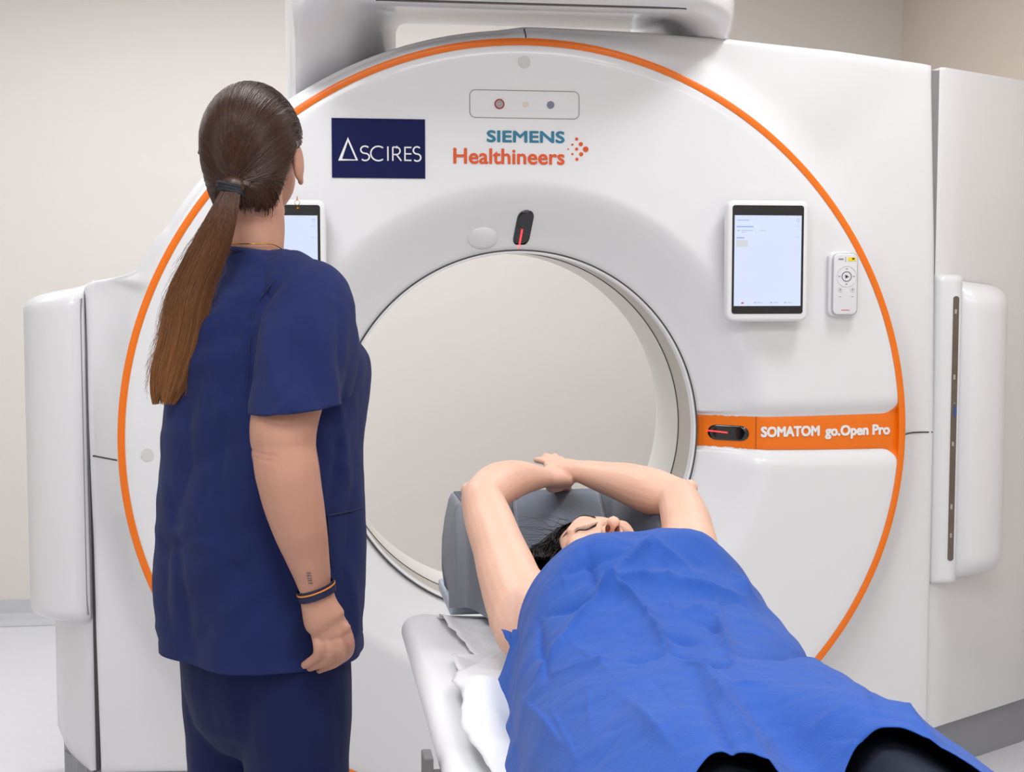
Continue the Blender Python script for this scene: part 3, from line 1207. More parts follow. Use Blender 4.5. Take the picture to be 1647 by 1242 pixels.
# remote control in its cradle
rc = thing('remote_control', 'small white handheld remote with round key pad beside the right tablet', 'remote control', g2w(0.825, 0, 1.315), YAW)
sl = 0.0
bm = NB(); plate(bm, 0.785, 0.853, 1.312, 1.478, 0.016, -0.016, 0.006, 0.006); put('cradle', bm, M_WHITE2, rc, 'G', autosmooth=50)
bm = NB(); plate(bm, 0.794, 0.859, 1.316, 1.474, 0.014, -0.027, -0.010, 0.004); put('handset', bm, mat('remote_plastic', (226, 226, 228), 0.35), rc, 'G', autosmooth=50)
bm = NB(); stroke(bm, rrect_pts(0.7932, 0.8598, 1.3155, 1.4745, 0.0145, 8), 0.0014, lambda x, z: -0.0225, eps=0, th=0.001, closed=True); put('handset_edge', bm, mat('remote_edge_grey', (160, 164, 176), 0.4), rc, 'G', smooth=False)
yr = lambda x, z: -0.027
bm = NB(); box(bm, (0.843, -0.0274, 1.4595), (0.021, 0.0008, 0.0095)); put('yellow_sticker', bm, mat('yellow_print', (246, 220, 20), 0.5), rc, 'G', smooth=False)
bm = NB(); box(bm, (0.846, -0.0279, 1.4605), (0.007, 0.0004, 0.005)); put('sticker_mark', bm, mat('dark_print', (90, 84, 60), 0.6), rc, 'G', smooth=False)
bm = NB(); box(bm, (0.8255, -0.0272, 1.459), (0.0015, 0.0006, 0.013)); put('divider', bm, M_LSEAM, rc, 'G', smooth=False)
bm = NB(); box(bm, (0.813, -0.0272, 1.4595), (0.013, 0.0004, 0.004)); put('print_mark', bm, M_LSEAM, rc, 'G', smooth=False)
bm = NB(); stroke(bm, arc(0.829, 1.415, 0.0265, 0.0265, 0, 350, 35), 0.0012, yr, eps=0, th=0.0008, closed=True); put('key_pad', bm, mat('remote_ridge', (206, 208, 212), 0.35), rc, 'G', smooth=False)
bm = NB(); stroke(bm, arc(0.829, 1.415, 0.0125, 0.0125, 0, 345, 23), 0.0018, yr, eps=0, th=0.0008, closed=True); kr = put('key_ring', bm, mat('key_dark', (96, 98, 106), 0.4), rc, 'G', smooth=False)
bm = NB(); loft(bm, [[(0.8255, -0.0275, 1.4195), (0.8255, -0.0275, 1.4105), (0.835, -0.0275, 1.415)], [(0.8255, -0.0283, 1.4195), (0.8255, -0.0283, 1.4105), (0.835, -0.0283, 1.415)]]); put('arrow_mark', bm, mat('key_navy', (40, 46, 70), 0.4), rc, 'G', smooth=False)
for dx, dz in ((0, 0.0195), (0, -0.0195), (0.0195, 0), (-0.0195, 0)):
    bm = NB(); box(bm, (0.829 + dx, -0.0273, 1.415 + dz), (0.005, 0.0005, 0.0022)); put('key_mark', bm, M_LSEAM, rc, 'G', smooth=False)
for dx in (-0.0165, 0.0165):
    bm = NB(); disc(bm, 0.829 + dx, 1.3815, 0.0065, 0.0010, yfun=yr); k_ = put('key', bm, mat('key_light', (214, 214, 218), 0.35), rc, 'G', smooth=False)
    bm = NB(); box(bm, (0.829 + dx, -0.0283, 1.3815), (0.004, 0.0004, 0.003)); put('key_mark', bm, M_LSEAM, k_, 'G', smooth=False)
    bm = NB(); box(bm, (0.829 + dx, -0.0273, 1.363), (0.005, 0.0004, 0.0015)); put('key_mark', bm, M_LSEAM, rc, 'G', smooth=False)
bm = NB(); box(bm, (0.827, -0.0273, 1.3285), (0.022, 0.0004, 0.0016)); put('orange_line', bm, M_ORPRINT, rc, 'G', smooth=False)

# ================================================================== PATIENT TABLE
TX0, TX1, TZ = -0.405, 0.135, 0.845
TCX = (TX0 + TX1) / 2
TB = thing('patient_table', 'long white patient table with rounded edges in front of the scanner', 'table', g2w(TCX, -2.2, 0), YAW)


def table_ring(y, hw, top, thick):
    # cross-section: concave top, rounded rims, curved belly
    P = []
    N = 20
    for k in range(N + 1):
        u = -1 + 2 * k / N
        P.append((TCX + u * (hw - 0.022), y, top - 0.010 * (1 - u * u)))
    for a in range(0, 181, 20):
        r = 0.022
        P.append((TCX + hw - r + r * sin(radians(a)), y, top - r + r * cos(radians(a)) * 1.0))
    for k in range(N + 1):
        u = 1 - 2 * k / N
        P.append((TCX + u * (hw - 0.03), y, top - 0.045 - thick * sqrt(max(0, 1 - u * u * 0.98))))
    for a in range(180, 361, 20):
        r = 0.022
        P.append((TCX - hw + r + r * sin(radians(a)), y, top - r + r * cos(radians(a))))
    return P


bm = NB()
rings = []
for t in (0.0, 0.1, 0.3, 0.55, 0.8, 1.0):
    # rounded head end
    a = t * pi / 2
    rings.append(table_ring(-1.155 - 0.075 * (1 - sin(a)), 0.27 - 0.045 * (1 - cos(pi / 2 - a)) if False else 0.27 - 0.05 * (1 - cos(a)), TZ - 0.012 * (1 - cos(a)), 0.05))
rings = list(reversed(rings))
E2 = []
for k in range(9):
    a = k / 8 * pi / 2
    E2.append(table_ring(-1.160 - 0.06 * (1 - cos(a)) , 0.27 - 0.06 * (1 - sin(a)), TZ - 0.015 * (1 - sin(a)), 0.03 + 0.02 * sin(a)))
rings = E2 + [table_ring(y, 0.27, TZ, 0.05) for y in (-1.235, -1.4, -1.8, -2.3, -2.9, -3.25)] + [table_ring(-3.32, 0.24, TZ - 0.01, 0.04)]
loft(bm, rings)
bmesh.ops.remove_doubles(bm, verts=bm.verts, dist=1e-4)
put('table_top', bm, mat('table_white', (238, 238, 241), 0.35, var=0.01), TB, 'G', autosmooth=30)
bm = NB()
loft(bm, [[(TCX + u * 0.16, y, TZ - 0.085 + 0) for u, y in ((-1, -3.1), (1, -3.1), (1, -1.75), (-1, -1.75))], [(TCX + u * 0.20, y, 0.45) for u, y in ((-1, -3.0), (1, -3.0), (1, -1.9), (-1, -1.9))], [(TCX + u * 0.20, y, 0.06) for u, y in ((-1, -3.0), (1, -3.0), (1, -1.9), (-1, -1.9))]])
put('pedestal', bm, M_WHITE, TB, 'G', smooth=False)
bm = NB(); box(bm, (TCX, -2.45, 0.03), (0.50, 1.3, 0.06), 0.015); put('foot_plate', bm, M_KICK, TB, 'G', smooth=False)
# grey accessory clip hanging on the left rim
clipm = mat('clip_dark_grey', (112, 110, 110), 0.45)
bm = NB()
p = w2g(at(690, 1235, 1.66))
box(bm, (-0.420, p.y, p.z - 0.02), (0.012, 0.035, 0.075), 0.002)
box(bm, (-0.412, p.y, p.z - 0.015), (0.02, 0.02, 0.02), 0.002)
put('side_clip', bm, clipm, TB, 'G', smooth=False, label='dark grey clip on the left edge')
# support bracket for the head cushion
HB = NB()
box(HB, (-0.135, -1.10, 0.853), (0.375, 0.20, 0.022), 0.004)
box(HB, (-0.135, -1.00, 0.865), (0.35, 0.03, 0.012), 0.004)
put('head_bracket', HB, mat('pale_blue_grey_plastic', (180, 190, 202), 0.4), TB, 'G', smooth=False, label='pale blue grey bracket under the cushion')

# ------------------------------------------------------------------ head and arm cushion
HC = thing('head_cushion', 'dark grey curved foam head and arm rest on the table end', 'cushion', g2w(-0.13, -1.3, 0.86), YAW)
CX0, CX1, CXC = -0.310, 0.055, -0.128
CHW = (CX1 - CX0) / 2


def cush_z(u, y):
    """top of the cushion, u in -1..1 across"""
    t = min(1, max(0, (y + 1.52) / 0.40))           # 0 at the foot side, 1 at the far rim
    centre = 0.872 + 0.165 * t ** 2.2
    side = 0.872 + 0.165 * sstep(0, 0.62, t)
    k = sstep(0.46, 0.72, abs(u))
    z = lerp(centre, side, k)
    e = min(1, (1 - abs(u)) / 0.06)
    return z - 0.012 * (1 - sqrt(max(0, 1 - (1 - e) ** 2)))


def cush_y(u, t):
    return -1.105 - lerp(0.410, 0.115, sstep(0.50, 0.92, abs(u))) * t


def cpt(u, t, out=0.0):
    y = cush_y(u, t)
    z = cush_z(u, y)
    bulge = 0.014 * sin(pi * min(1, max(0, (z - 0.862) / 0.19)) ** 0.8) * (1 if abs(u) > 0.97 else 0)
    return (CXC + u * (CHW + 0.004), y, z + out)


bm = NB()
rows = []
NUc = 80
for j in range(41):
    t = j / 40
    row = []
    for i in range(NUc + 1):
        u = -1 + 2 * i / NUc
        x, y, z = cpt(u, t)
        if j == 0:
            z -= 0.006
        if j == 40:
            z -= 0.004
        row.append((x, y, z))
    z0 = row[0][2]
    side_l = [(row[0][0] - 0.012 * sin(pi * q), row[0][1], lerp(0.860, z0, q)) for q in (0, 0.2, 0.4, 0.6, 0.8)]
    side_r = [(row[-1][0] + 0.012 * sin(pi * q), row[-1][1], lerp(0.860, z0, q)) for q in (0.8, 0.6, 0.4, 0.2, 0)]
    rows.append(side_l + row + side_r)
last = [(x, y - 0.002, 0.860 + (z - 0.860) * 0.0) for x, y, z in rows[-1]]
first = [(x, y + 0.006, max(0.860, z - 0.02)) for x, y, z in rows[0]]
loft(bm, [first] + rows + [last], cap=True, close=True)
cu = put('foam_body', bm, M_FOAM2, HC, 'G', autosmooth=45, label='outer foam, painted a lit lighter grey')
bm = NB()
rows = []
for j in range(41):
    t = 0.01 + 0.97 * j / 40
    hw = lerp(0.40, 0.52, t)
    rows.append([cpt(-hw + 2 * hw * i / 30, t, 0.0016) for i in range(31)])
grid(bm, rows)
o = put('centre_pad', bm, M_FOAM, HC, 'G', label='smooth dark grey head trough'); solidify(o, 0.002)
for sgn in (-1, 1):
    bm = NB()
    rows = []
    for j in range(41):
        t = 0.01 + 0.97 * j / 40
        h0 = lerp(0.41, 0.53, t)
        rows.append([cpt(sgn * (h0 + (0.95 - h0) * i / 20), t, 0.0014) for i in range(21)])
    grid(bm, rows)
    o = put('side_pad', bm, mat('dark_grey_foam_facet', (74, 79, 90), 0.5, bump=0.25, bscale=500), HC, 'G', label='darker side facet'); solidify(o, 0.002)


# ------------------------------------------------------------------ paper sheet on the table
def paper_z(x, y):
    return TZ - 0.008


bm = NB()
rows = []
for j in range(141):
    y = -1.215 - 1.9 * j / 140
    row = []
    xl = -0.335 + 0.020 * sin(y * 9.0) + 0.012 * noise.noise(Vector((y * 14, 3.1, 0))) + 0.03 * sstep(-1.32, -1.45, y) * 0 
    if y > -1.5:
        xl = -0.345 + 0.03 * sstep(-1.25, -1.5, y) - 0.0 + 0.004 * noise.noise(Vector((y * 40, 1, 0)))
    for i in range(61):
        x = lerp(xl, 0.115, i / 60)
        lift = 0.004 + 0.010 * max(0, noise.noise(Vector((x * 9, y * 6, 2.0)))) + 0.006 * abs(noise.noise(Vector((x * 22, y * 18, 5.0))))
        lift += 0.012 * exp(-((x - xl) / 0.025) ** 2) * (0.5 + 0.5 * sin(y * 23))
        lift *= sstep(-1.215, -1.26, y) * 0.9 + 0.1
        u = (x - TCX) / 0.25
        row.append((x, y, TZ - 0.010 * (1 - u * u) + 0.0015 + lift))
    rows.append(row)
grid(bm, rows)
PS = put('paper_sheet', bm, M_PAPER, None, 'G')
PS['label'] = 'crumpled white paper sheet covering the patient table'
PS['category'] = 'paper sheet'
solidify(PS, 0.0006)
bm = NB()
rows = []
for j in range(81):
    t = j / 80
    row = []
    for i in range(51):
        s = i / 50
        # rucked second layer: leaves the shoulder and runs down the left edge
        y = lerp(-1.40, -2.35, t)
        xl = lerp(-0.262, -0.372, sstep(0, 0.33, t)) + 0.012 * sin(t * 21) * t + 0.004 * noise.noise(Vector((t * 30, 0, 7)))
        x = lerp(xl, -0.06, s)
        y2 = y - 0.04 * s * (1 - t)
        u = (x - TCX) / 0.25
        ruck = 0.038 * exp(-((t - 0.13 - 0.30 * (1 - s)) / 0.10) ** 2) * (0.45 + 0.55 * s) + 0.016 * exp(-((s - 0.1) / 0.12) ** 2) * sstep(0.1, 0.4, t)
        ruck += 0.007 * noise.noise(Vector((x * 24, y * 14, 9))) + 0.010
        row.append((x, y2, TZ - 0.010 * (1 - u * u) + 0.006 + ruck))
    rows.append(row)
grid(bm, rows)
PS2 = put('paper_sheet', bm, M_PAPER, None, 'G')
PS2['label'] = 'second rucked white paper layer beside the shoulder of the lying woman'
PS2['category'] = 'paper sheet'
solidify(PS2, 0.0006)

# ================================================================== PERSON STANDING


def blade(pts, rads, bm, **k):
    tube(bm, pts, rads, **k)


PHI = radians(45)
F = Vector((sin(PHI), cos(PHI), 0))       # facing
R_ = Vector((cos(PHI), -sin(PHI), 0))     # her right
CB = Vector((-0.432, 2.425, 0))           # axis of the torso
NU = thing('person', 'standing woman in navy scrubs with long brown ponytail, seen from behind', 'person', (CB.x, CB.y, 0), 0)


def B(r, f, z):
    """body coordinates: r to her right, f forward, z up"""
    return CB + R_ * r + F * f + Vector((0, 0, z))


HYAW = radians(13)
HC_ = Vector((-0.4350, 2.43, 1.622))
HF = Vector((sin(HYAW), cos(HYAW), 0))
HR = Vector((cos(HYAW), -sin(HYAW), 0))


def H(r, f, z):
    return HC_ + HR * r + HF * f + Vector((0, 0, z))


hrot = Matrix.Rotation(-HYAW, 3, 'Z')
bm = NB()
ell(bm, H(0, -0.002, 0.012), (0.072, 0.092, 0.088), hrot)          # cranium
ell(bm, H(0, 0.030, -0.040), (0.056, 0.060, 0.068), hrot)          # face
tube(bm, [H(0, 0.05, -0.078), H(0, 0.080, -0.096)], [0.026, 0.020])   # chin
tube(bm, [H(0, 0.086, 0.004), H(0, 0.100, -0.022), H(0, 0.108, -0.036)], [0.008, 0.010, 0.012])   # nose
tube(bm, [H(-0.02, 0.090, -0.066), H(0, 0.096, -0.066), H(0.02, 0.090, -0.066)], [0.005, 0.008, 0.005])   # lips
for s in (-1, 1):
    ell(bm, H(s * 0.030, 0.082, 0.012), (0.014, 0.010, 0.009), hrot)
    ell(bm, H(s * 0.0785, -0.002, -0.022), (0.0075, 0.018, 0.031), hrot @ Matrix.Rotation(radians(8), 3, 'X'))   # ears
    tube(bm, [H(s * 0.079, 0.006, -0.048), H(s * 0.0785, 0.008, -0.054)], [0.0055, 0.005])
tube(bm, [H(0, -0.018, -0.02), H(0, -0.022, -0.07), B(0, -0.005, 1.50), B(0, -0.01, 1.43), B(0, 0, 1.36)], [0.060, 0.0525, 0.0505, 0.052, 0.055], n=6, sides=20)
# trunk
tube(bm, [B(0, 0, 1.29), B(0, 0.01, 1.22), B(0, 0.0, 1.05), B(0, 0, 0.90), B(0, 0, 0.82)], [0.10, 0.12, 0.11, 0.125, 0.13], sides=24, up=F, flat=[(1.25, 0.75)] * 5)
for s in (-1, 1):
    tube(bm, [B(0.03 * s, -0.01, 1.39), B(0.125 * s, -0.005, 1.365)], [0.042, 0.040])
    tube(bm, [B(0.088 * s, 0, 0.88), B(0.095 * s, 0.01, 0.50), B(0.10 * s, 0.0, 0.10)], [0.088, 0.056, 0.036], sides=16, n=8)
# her left arm, hanging in front of the body
EL_ = B(-0.215, -0.01, 1.12)
WL_ = B(-0.20, 0.12, 0.93)
tube(bm, [B(-0.155, 0.0, 1.375), B(-0.185, -0.01, 1.25), EL_], [0.052, 0.048, 0.041])
tube(bm, [EL_, EL_.lerp(WL_, 0.35), WL_], [0.041, 0.042, 0.026])
tube(bm, [WL_, WL_ + F * 0.03 + Vector((0, 0, -0.05)), WL_ + F * 0.04 + Vector((0, 0, -0.085))], [0.026, 0.036, 0.034], flat=[(1, 0.7)] * 3)
for k in range(4):
    o_ = WL_ + F * (0.012 + 0.018 * k) + Vector((0, 0, -0.085))
    tube(bm, [o_, o_ + Vector((0.006, 0, -0.035)), o_ + R_ * 0.018 + Vector((0, 0, -0.058 + 0.004 * abs(k - 1.5)))], [0.0088, 0.008, 0.0068])
tube(bm, [WL_ + F * 0.05 + Vector((0, 0, -0.03)), WL_ + F * 0.075 + Vector((0, 0, -0.06)), WL_ + F * 0.078 + Vector((0, 0, -0.085))], [0.012, 0.010, 0.008])
# her right arm: shoulder, elbow and wrist as the camera sees them
SH = Vector((-0.335, 2.32, 1.385))
EL = at(456, 722, 2.215)
WR = at(508, 948, 2.235)
tube(bm, [SH, SH.lerp(EL, 0.5) + Vector((0.002, 0.004, 0)), at(457, 680, 2.222), EL], [0.042, 0.053, 0.0530, 0.0500], sides=20)
tube(bm, [EL, at(464, 770, 2.21), at(479, 838, 2.215), at(495, 895, 2.225), WR], [0.0505, 0.0500, 0.0445, 0.0355, 0.0265], sides=20, up=R_, flat=[(1, 1), (1, 1), (1, 1), (1, 0.95), (1.0, 0.8)])
ell(bm, at(428, 733, 2.196), (0.018, 0.014, 0.02))       # point of the elbow
# right hand
PX = lambda x, y, Y=2.235: at(x, y, Y)
tube(bm, [WR, PX(514, 975), PX(523, 998), PX(530, 1010)], [0.0262, 0.0300, 0.0335, 0.0270], sides=20, up=(0, 1, 0), flat=[(1.0, 0.85), (1.0, 0.72), (1.02, 0.62), (1.0, 0.55)])
FING = [
    ([(506, 1010, 2.250), (512, 1036, 2.232), (510, 1055, 2.236), (490, 1070, 2.256)], [0.0098, 0.0094, 0.0086, 0.0068]),
    ([(522, 1012, 2.242), (530, 1044, 2.228), (527, 1062, 2.242), (498, 1074, 2.272)], [0.0100, 0.0092, 0.0084, 0.0070]),
    ([(538, 1010, 2.240), (547, 1042, 2.230), (545, 1062, 2.250), (512, 1078, 2.288)], [0.0100, 0.0092, 0.0084, 0.0070]),
    ([(551, 1004, 2.244), (562, 1030, 2.242), (559, 1052, 2.262), (534, 1070, 2.300)], [0.0098, 0.0090, 0.0082, 0.0070]),
]
for pts, rr in FING:
    tube(bm, [at(*p) for p in pts], rr, sides=12, n=5)
for (x, y, d_), r in (((510, 1026, 2.240), 0.0085), ((527, 1024, 2.230), 0.0085), ((543, 1018, 2.228), 0.0088), ((556, 1010, 2.234), 0.0088)):
    ell(bm, at(x, y, d_), (r, r * 0.7, r), u=12, v=8)
tube(bm, [PX(530, 980, 2.252), PX(548, 1010, 2.274), PX(545, 1040, 2.286)], [0.016, 0.0125, 0.0095])   # thumb, on the far side of the palm
bm = fuse(bm, 0.0028, 3)
for v in bm.verts:
    n_ = noise.noise(v.co * 30) * 0.0009
    # elbow creases
    e = v.co
    for (cx, cy, wdt) in ((424, 728, 24), (428, 737, 18)):
        c = at(cx, cy, 2.19)
        dz = e.z - c.z - (e.x - c.x) * -0.12
        if abs(e.x - c.x) < wdt / 2287 * 2.2 and abs(dz) < 0.006 and e.y < 2.23:
            n_ -= 0.0018 * exp(-(dz / 0.0022) ** 2)
    v.co += v.normal * n_ * 0.8
put('body', bm, M_SKIN, NU)
# nails are too small on the hidden side; a small tattoo of short dashes on the forearm
bm = NB()
TT = BVHTree.FromPolygons([], [])
bd = [o for o in NU.children if o.name.startswith('body')][0]
bt = bmesh.new(); bt.from_mesh(bd.data); bt.transform(worldm(bd.parent)); TREE_B = BVHTree.FromBMesh(bt)


def cast(px, py, tree, eps=0.0004):
    d = at(px, py, 1.0) - Vector((0, 0, 1.4))
    h = tree.ray_cast(Vector((0, 0, 1.4)), d.normalized())
    return (h[0] + h[1] * eps, h[1]) if h[0] else None


for x0, x1, y in ((493, 500, 922.0), (493, 501, 926.5), (495, 497, 930.5), (499, 501, 930.5), (495, 502, 934), (496, 503, 938.5)):
    a = cast(x0, y, TREE_B); b = cast(x1, y + 0.2, TREE_B); m_ = cast((x0 + x1) / 2, y - 0.6, TREE_B)
    if a and b and m_:
        tube(bm, [a[0], m_[0], b[0]], [0.0004, 0.0009, 0.0004], sides=6, n=3)
put('tattoo', bm, mat('tattoo_ink', (74, 82, 88), 0.7), bd, label='small dark tattoo of short dashes')

# ---- scrub top
TORSO = [  # z, centre r, centre f, half width (r), half depth (f), extra front
    (0.74, 0.0, 0.000, 0.188, 0.158), (0.80, 0.0, 0.000, 0.188, 0.158), (0.92, 0.0, 0.000, 0.188, 0.160),
    (1.02, 0.0, 0.000, 0.187, 0.158), (1.12, 0.0, 0.003, 0.186, 0.152), (1.20, 0.0, 0.006, 0.185, 0.150),
    (1.26, 0.0, 0.010, 0.185, 0.148), (1.32, 0.0, 0.002, 0.182, 0.128), (1.37, 0.0, -0.006, 0.168, 0.105), (1.405, 0.0, -0.012, 0.138, 0.085),
    (1.435, 0.0, -0.014, 0.098, 0.066), (1.455, 0, -0.012, 0.070, 0.056)]
bm = NB()
rings = []
for k in range(56):
    z = lerp(0.74, 1.455, k / 55)
    cr, cf, a, b = interp(TORSO, z)
    q = []
    for j in range(56):
        t = 2 * pi * j / 56
        ct, st = cos(t), sin(t)
        p = 2.35
        r = (abs(ct) ** p + abs(st) ** p) ** (-1 / p)
        rr, ff = a * r * ct, b * r * st
        if st > 0:      # bust
            ff += 0.020 * exp(-((z - 1.245) / 0.075) ** 2) * (exp(-((abs(rr) - 0.085) / 0.06) ** 2))
        q.append(B(cr + rr, cf + ff, z))
    rings.append(q)
loft(bm, rings)
bmT = fuse(bm, 0.0062, 5)
bm = NB()
# right sleeve
CU = at(476, 652, 2.232)
tube(bm, [SH + Vector((-0.035, 0.04, 0.005)), SH + Vector((0.004, -0.006, -0.03)), SH.lerp(CU, 0.5) + Vector((0.006, -0.004, 0)), CU, CU + (CU - SH).normalized() * 0.05],
     [0.066, 0.078, 0.078, 0.0735, 0.0735], sides=28, n=8, up=(0.4, 1, 0), flat=[(1, 1), (0.98, 0.96), (0.98, 0.9), (0.98, 0.92), (0.98, 0.92)])
# front edge of the wide sleeve
CU2 = at(527, 660, 2.285)
tube(bm, [SH + Vector((0.0, 0.03, -0.02)), SH.lerp(CU2, 0.5) + Vector((0.012, 0.0, 0)), CU2, CU2 + Vector((0, 0, -0.05))], [0.060, 0.060, 0.036, 0.036], sides=20, n=8)
# left sleeve
SL_ = B(-0.158, 0.0, 1.372)
CL_ = B(-0.196, -0.012, 1.20)
tube(bm, [SL_ + R_ * 0.03, SL_, SL_.lerp(CL_, 0.5), CL_, CL_ + (CL_ - SL_).normalized() * 0.05], [0.06, 0.068, 0.070, 0.068, 0.068], sides=24, n=8)
bm = fuse(bm, 0.0062, 5)
# straight hems: cut the solid open at the hem and the cuffs
AX = (CU - SH).normalized()
CUT_R = at(476, 655, 2.232)


def cut(bm, co, no, test):
    fs = [f for f in bm.faces if test(f.calc_center_median())]
    geom = list({e for f in fs for e in f.edges} | {v for f in fs for v in f.verts}) + fs
    bmesh.ops.bisect_plane(bm, geom=geom, plane_co=co, plane_no=no, clear_outer=False, clear_inner=False)
    dl = [f for f in bm.faces if test(f.calc_center_median()) and (f.calc_center_median() - co).dot(no) > 0]
    bmesh.ops.delete(bm, geom=dl, context='FACES')


def near_axis(c, a, b, rad, lo=-0.2):
    d = (b - a)
    t = (c - a).dot(d) / d.length_squared
    return (c - (a + d * t)).length < rad and t > 0.5 + lo


cut(bmT, Vector((0, 0, 0.770)), Vector((0, 0, -1)), lambda c: c.z < 0.80)
inR = lambda c: (near_axis(c, SH, CU, 0.095, 0.2) or near_axis(c, SH, CU2, 0.06, 0.2)) and c.z < 1.24 and c.y < B(0.0, -0.01, 0).y and c.z > 1.08 and ((c - B(0, 0, c.z)).dot(R_) > 0.0) and (c - CUT_R).length < 0.13 and not (abs(c.z - 1.2) < 0 )
# only sleeve faces: those farther from the torso axis than the torso surface


def out_torso(c, m=0.018):
    cr, cf, a, b = interp(TORSO, c.z)
    d = c - B(cr, cf, c.z)
    return (abs(d.dot(R_)) / (a + m)) ** 2.35 + (abs(d.dot(F)) / (b + m + (0.03 if d.dot(F) > 0 else 0))) ** 2.35 > 1


cut(bm, CUT_R, Vector((0.10, 0.06, -1)).normalized(), lambda c: c.z < 1.26 and (c - B(0, 0, 0)).dot(R_) > 0)
cut(bm, CL_ + Vector((0, 0, -0.002)), Vector((0, 0, -1)), lambda c: c.z < 1.24 and (c - B(0, 0, 0)).dot(R_) < 0)
me_ = bpy.data.meshes.new('tmp')
bmT.to_mesh(me_)
bmT.free()
bm.from_mesh(me_)
bpy.data.meshes.remove(me_)
# folds
FOLD = [  # photo-space guides turned into 3D segments on the back: (x0,y0,x1,y1,width,amp)
    (455, 438, 405, 512, 7, -0.0045), (405, 512, 399, 640, 6, -0.005), (300, 560, 400, 470, 16, 0.004), (280, 600, 380, 560, 14, 0.003),
    (300, 700, 395, 640, 18, 0.004), (290, 760, 400, 700, 16, -0.003), (262, 850, 350, 880, 12, 0.004), (270, 880, 330, 860, 10, -0.004),
    (265, 700, 285, 1000, 9, 0.003), (330, 560, 300, 700, 14, -0.003), (300, 930, 420, 870, 16, 0.003), (262, 640, 275, 820, 8, -0.003),
    (420, 800, 470, 960, 14, -0.004), (500, 470, 520, 600, 14, 0.003), (430, 520, 440, 640, 10, 0.003), (545, 500, 550, 640, 8, -0.004),
    (540, 600, 560, 780, 9, 0.003), (350, 1000, 420, 940, 14, 0.003), (548, 690, 530, 800, 9, -0.003), (395, 400, 440, 440, 10, 0.002),
    (258, 1010, 300, 1060, 8, 0.004), (292, 900, 300, 1040, 8, -0.003), (560, 900, 575, 1010, 8, 0.003)]
rr_ = random.Random(3)
for _ in range(26):
    x, y = rr_.uniform(262, 570), rr_.uniform(430, 1040)
    L, a = rr_.uniform(25, 90), rr_.uniform(-0.6, 1.4) + pi / 3
    FOLD.append((x, y, x + L * cos(a), y + L * sin(a), rr_.uniform(5, 11), rr_.uniform(-0.0022, 0.0022)))


def to_px(v):
    c, s = cos(PITCH), sin(PITCH)
    z = v.z - 1.4
    d = v.y * c - z * s
    u = z * c + v.y * s
    return 823.5 + 2287.5 * v.x / d, 621 - 2287.5 * u / d


bm.normal_update()
for v in bm.verts:
    q = noise.fractal(v.co * 7, 1.0, 2.0, 3) * 0.0040
    q += (abs(noise.noise(Vector((v.co.x * 9, v.co.y * 9, v.co.z * 4)))) - 0.25) * 0.015
    q += noise.noise(v.co * 38) * 0.0008
    if v.normal.y < 0.3:
        px, py = to_px(v.co)
        for (x0, y0, x1, y1, wd, am) in FOLD:
            if min(x0, x1) - 40 < px < max(x0, x1) + 40 and min(y0, y1) - 40 < py < max(y0, y1) + 40:
                d, t = seg_dist((px, py), (x0, y0), (x1, y1))
                q += 1.6 * am * exp(-(d / wd) ** 2) * (0.35 + 0.65 * sin(pi * min(0.9, max(0.1, t))))
    fade = sstep(0.77, 0.83, v.co.z)
    # hem stitching
    hz = (v.co.z - 0.792) / 0.003
    q = q * (0.35 + 0.65 * fade) - 0.0012 * exp(-hz * hz)
    if v.co.z < 0.95:
        ang = atan2((v.co - CB).dot(F), (v.co - CB).dot(R_))
        q += 0.006 * (0.95 - v.co.z) / 0.18 * sin(ang * 6 + 1.0)
    v.co += v.normal * q
top = put('scrub_top', bm, M_SCRUB, NU)
solidify(top, 0.0022)
# neck binding of the top
bm = NB()
tt = bmesh.new(); tt.from_mesh(top.data); tt.transform(worldm(NU)); TREE_T = BVHTree.FromBMesh(tt)
ring = []
for k in range(41):
    a = 2 * pi * k / 40
    f_ = -0.012 + 0.060 * sin(a)
    zz = 1.452 - 0.02 * (sin(a) > 0) * sin(a) - 0.004 * cos(2 * a)
    ring.append(B(0.070 * cos(a), f_, zz))
tube(bm, ring, 0.0045, n=2, sides=8, round_ends=False)
put('collar', bm, mat('navy_binding', (28, 38, 86), 0.8), top)
# pocket on the right front: outline seams
bm = NB()


def cast_line(pts, tree, r, eps=0.0005, sides=6):
    P = []
    for (x, y) in pts:
        h = cast(x, y, tree, eps)
        if h:
            P.append(h[0])
    return P


for pl in ([(527, 829), (545, 826), (565, 822), (582, 817)], [(527, 829), (529, 870), (533, 912)]):
    P = cast_line(pl, TREE_T, 0.001)
    if len(P) > 1:
        tube(bm, P, 0.0019, n=3, sides=6)
put('pocket_seam', bm, mat('navy_seam', (22, 30, 70), 0.8), top)
bm = NB()
P = cast_line([(455, 436), (438, 455), (418, 482), (406, 512), (401, 560), (399, 610)], TREE_T, 0.001, eps=-0.0002)
tube(bm, P, 0.0013, n=3, sides=6)
put('sleeve_seam', bm, MATS['navy_seam'], top)

